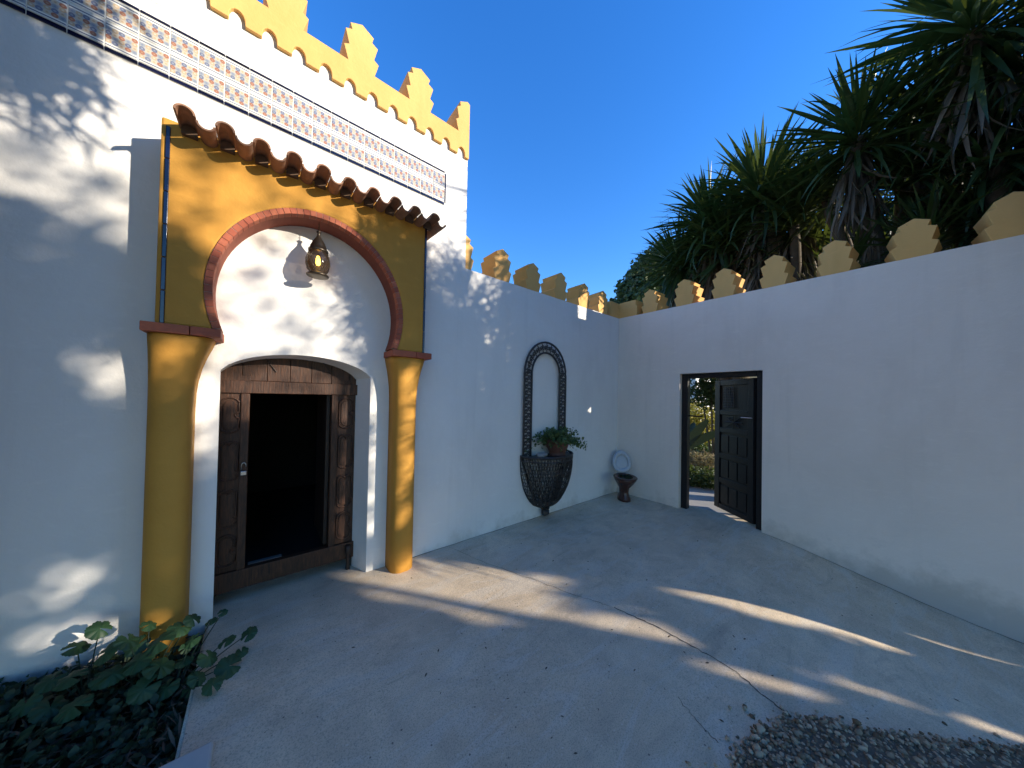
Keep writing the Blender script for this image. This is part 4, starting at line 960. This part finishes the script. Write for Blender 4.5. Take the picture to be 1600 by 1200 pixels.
for k, (dx, dn_, dz, L) in enumerate([(-.1, .55, 1.0, .95), (-.05, .8, .75, .9), (.1, -.4, 1.0, .9), (.4, .1, 1.0, .8)]):
    P = []; F = []; d0 = Vector((dx, dn_, dz)).normalized(); sd = d0.cross(Vector((1, 0, 0))).normalized(); b0 = Vector((6.7, .40, .6))
    for i in range(10):
        t = i / 9; c = b0 + d0 * L * t - Vector((0, 0, .18 * t * t)); h = .085 * math.sin(math.pi * (.06 + .92 * t)) ** .6
        P += [tuple(c - sd * h + Vector((0, 0, .02))), tuple(c), tuple(c + sd * h + Vector((0, 0, .02)))]
    F = [(3 * i + j, 3 * i + j + 1, 3 * i + j + 4, 3 * i + j + 3) for i in range(9) for j in range(2)]
    m = MB(); m.add(P, F); m.build('leaf', 'banana_leaf', BN, True)
m = MB(); m.tube([(6.7, .4, -.05), (6.7, .4, .65)], [.06, .04], 8); m.build('stem', 'banana_leaf', BN, True)
OB = thing('outbuilding', 'pale shaded outbuilding wall glimpsed through the top of the doorway', 'building', (11.5, -1.5, 0))
m = MB(); m.box(11, 14, -4.5, -.93, -.1, 2.9); m.build('wall', 'white_plaster', OB); m = MB(); m.box(10.9, 14.1, -4.6, -.90, 2.9, 3.0); m.build('roof', 'terracotta', OB)

# ------------------------------------------------------------------ wooded hill behind the corner
HC = (72.0, -15.6); HF = Vector((.635, -.772, 0)); HR = Vector((.772, .635, 0))
def hillz(u, n):
    p = Vector((u, n - 2.98, 0)); fwd = p.dot(HF); lat = 43.8 - p.dot(HR) * 60 / max(20, fwd)
    z = 31 * sst((39.5 - lat) / 27.5) * sst((fwd - 22) / 34) * (1 if fwd < 66 else max(0, 1 - (fwd - 66) / 60))
    return -2 + z + (1.2 * math.sin(u * .31) * math.cos(n * .27) if z > 1 else 0)
hm = MB(); vs = []; NU, NNN = 60, 46
for j in range(NNN):
    fwd = 21 + 100 * j / (NNN - 1)
    for i in range(NU):
        rt_ = (.12 + 2.2 * i / (NU - 1)) * fwd; p = HF * fwd + HR * rt_; vs.append((p.x, p.y + 2.98, hillz(p.x, p.y + 2.98)))
hm.add(vs, [(j * NU + i, j * NU + i + 1, (j + 1) * NU + i + 1, (j + 1) * NU + i) for j in range(NNN - 1) for i in range(NU - 1)])
tag(hm.build('hill', 'garden_ground', None, True), kind='structure')
cr = []; tn = []
for k in range(1500):
    fwd = random.uniform(40, 70); x_ = random.uniform(.24, 1.25); p = HF * fwd + HR * (x_ * fwd); z = hillz(p.x, p.y + 2.98)
    if z < 1: continue
    r_ = random.uniform(.8, 1.7); t0 = random.random()
    for i in range(34):
        d_ = Vector((random.gauss(0, 1), random.gauss(0, 1), random.gauss(.3, 1))).normalized() * r_ * random.uniform(.6, 1.05); cr.append((p.x + d_.x, p.y + 2.98 + d_.y, z + r_ * .7 + d_.z * .9)); tn.append(min(1, max(0, t0 * .7 + random.uniform(0, .3))))
quads_mesh('hillside_wood', leaf_cards(cr, rng.uniform(.35, .8, len(cr)), None, .8), 6, LEAF_T, 'hill_leaf', None, tn)
tag(bpy.data.objects['hillside_wood'], 'dense dark wood covering the hill beyond the courtyard corner', 'woodland', kind='stuff')
# slim light green trees between the wall and the hill
for k, (x_, fwd, zt, lab) in enumerate([(.318, 30, 9.9, 'slim pale green tree on the skyline left of the corner merlon'), (.43, 26, 9.2, 'slim pale green tree between the corner merlon and first right merlon'), (.52, 24, 8.4, 'small pale green tree behind the second right merlon')]):
    p = HF * fwd + HR * (x_ * fwd); T_ = thing('slim_tree', lab, 'tree', (p.x, p.y + 2.98, 0), 'slim trees below the hill'); m = MB(); m.tube([(p.x, p.y + 2.98, 0), (p.x, p.y + 2.98, zt)], [.15, .03], 7); m.build('trunk', 'bark', T_, True)
    q_ = []
    for i in range(1500):
        t = random.random(); a = random.uniform(0, 6.28); rr_ = (.25 + 1.1 * (1 - t)) * random.random() ** .5; q_.append((p.x + rr_ * math.cos(a), p.y + 2.98 + rr_ * math.sin(a), zt * .45 + t * zt * .57))
    quads_mesh('crown', leaf_cards(q_, rng.uniform(.1, .25, len(q_)), None, .5), 6, LEAF_T, 'pot_leaf', T_)
p = HF * 58 + HR * (.395 * 58); zb = hillz(p.x, p.y + 2.98); MA = thing('antenna_mast', 'thin antenna mast on the hill skyline', 'mast', (p.x, p.y + 2.98, zb))
m = MB(); m.tube([(p.x, p.y + 2.98, zb), (p.x, p.y + 2.98, zb + 5.0)], .06, 5); m.build('pole', 'mast', MA)
m = MB()
for k in range(3): m.tube([(p.x - .4, p.y + 2.98, zb + 3.6 + .6 * k), (p.x + .4, p.y + 2.98, zb + 3.6 + .6 * k)], .03, 4)
m.build('crossbar', 'mast', MA)
# dark shrubs filling the gaps behind the right wall
for k, (su, sn2, sz2, lab) in enumerate([(7.6, .3, 3.4, 'dark shrub in the gap behind the first right merlon'), (7.7, 1.3, 3.6, 'dark shrub filling the gap behind the third right merlon'), (7.8, 2.4, 3.7, 'dark shrub behind the yucca trunks above the fifth merlon'), (8.7, 3.3, 4.4, 'dark shrub behind the tall yucca above the last merlons')]):
    bush('dark_shrub', lab, 'shrub', (su, sn2, sz2), (.8, 1.0, 1.25), 8000, (.07, .14), 'broad_leaf', 'dark shrubs behind the right wall', None, False)
bush('dark_shrub', 'unseen dark shrub added behind the right wall to stop sun through the doorway', 'shrub', (6.3, 3.1, 1.7), (.7, .8, .95), 5000, (.08, .15), 'broad_leaf', 'dark shrubs behind the right wall')  # unseen, added to keep sun from passing through the right doorway
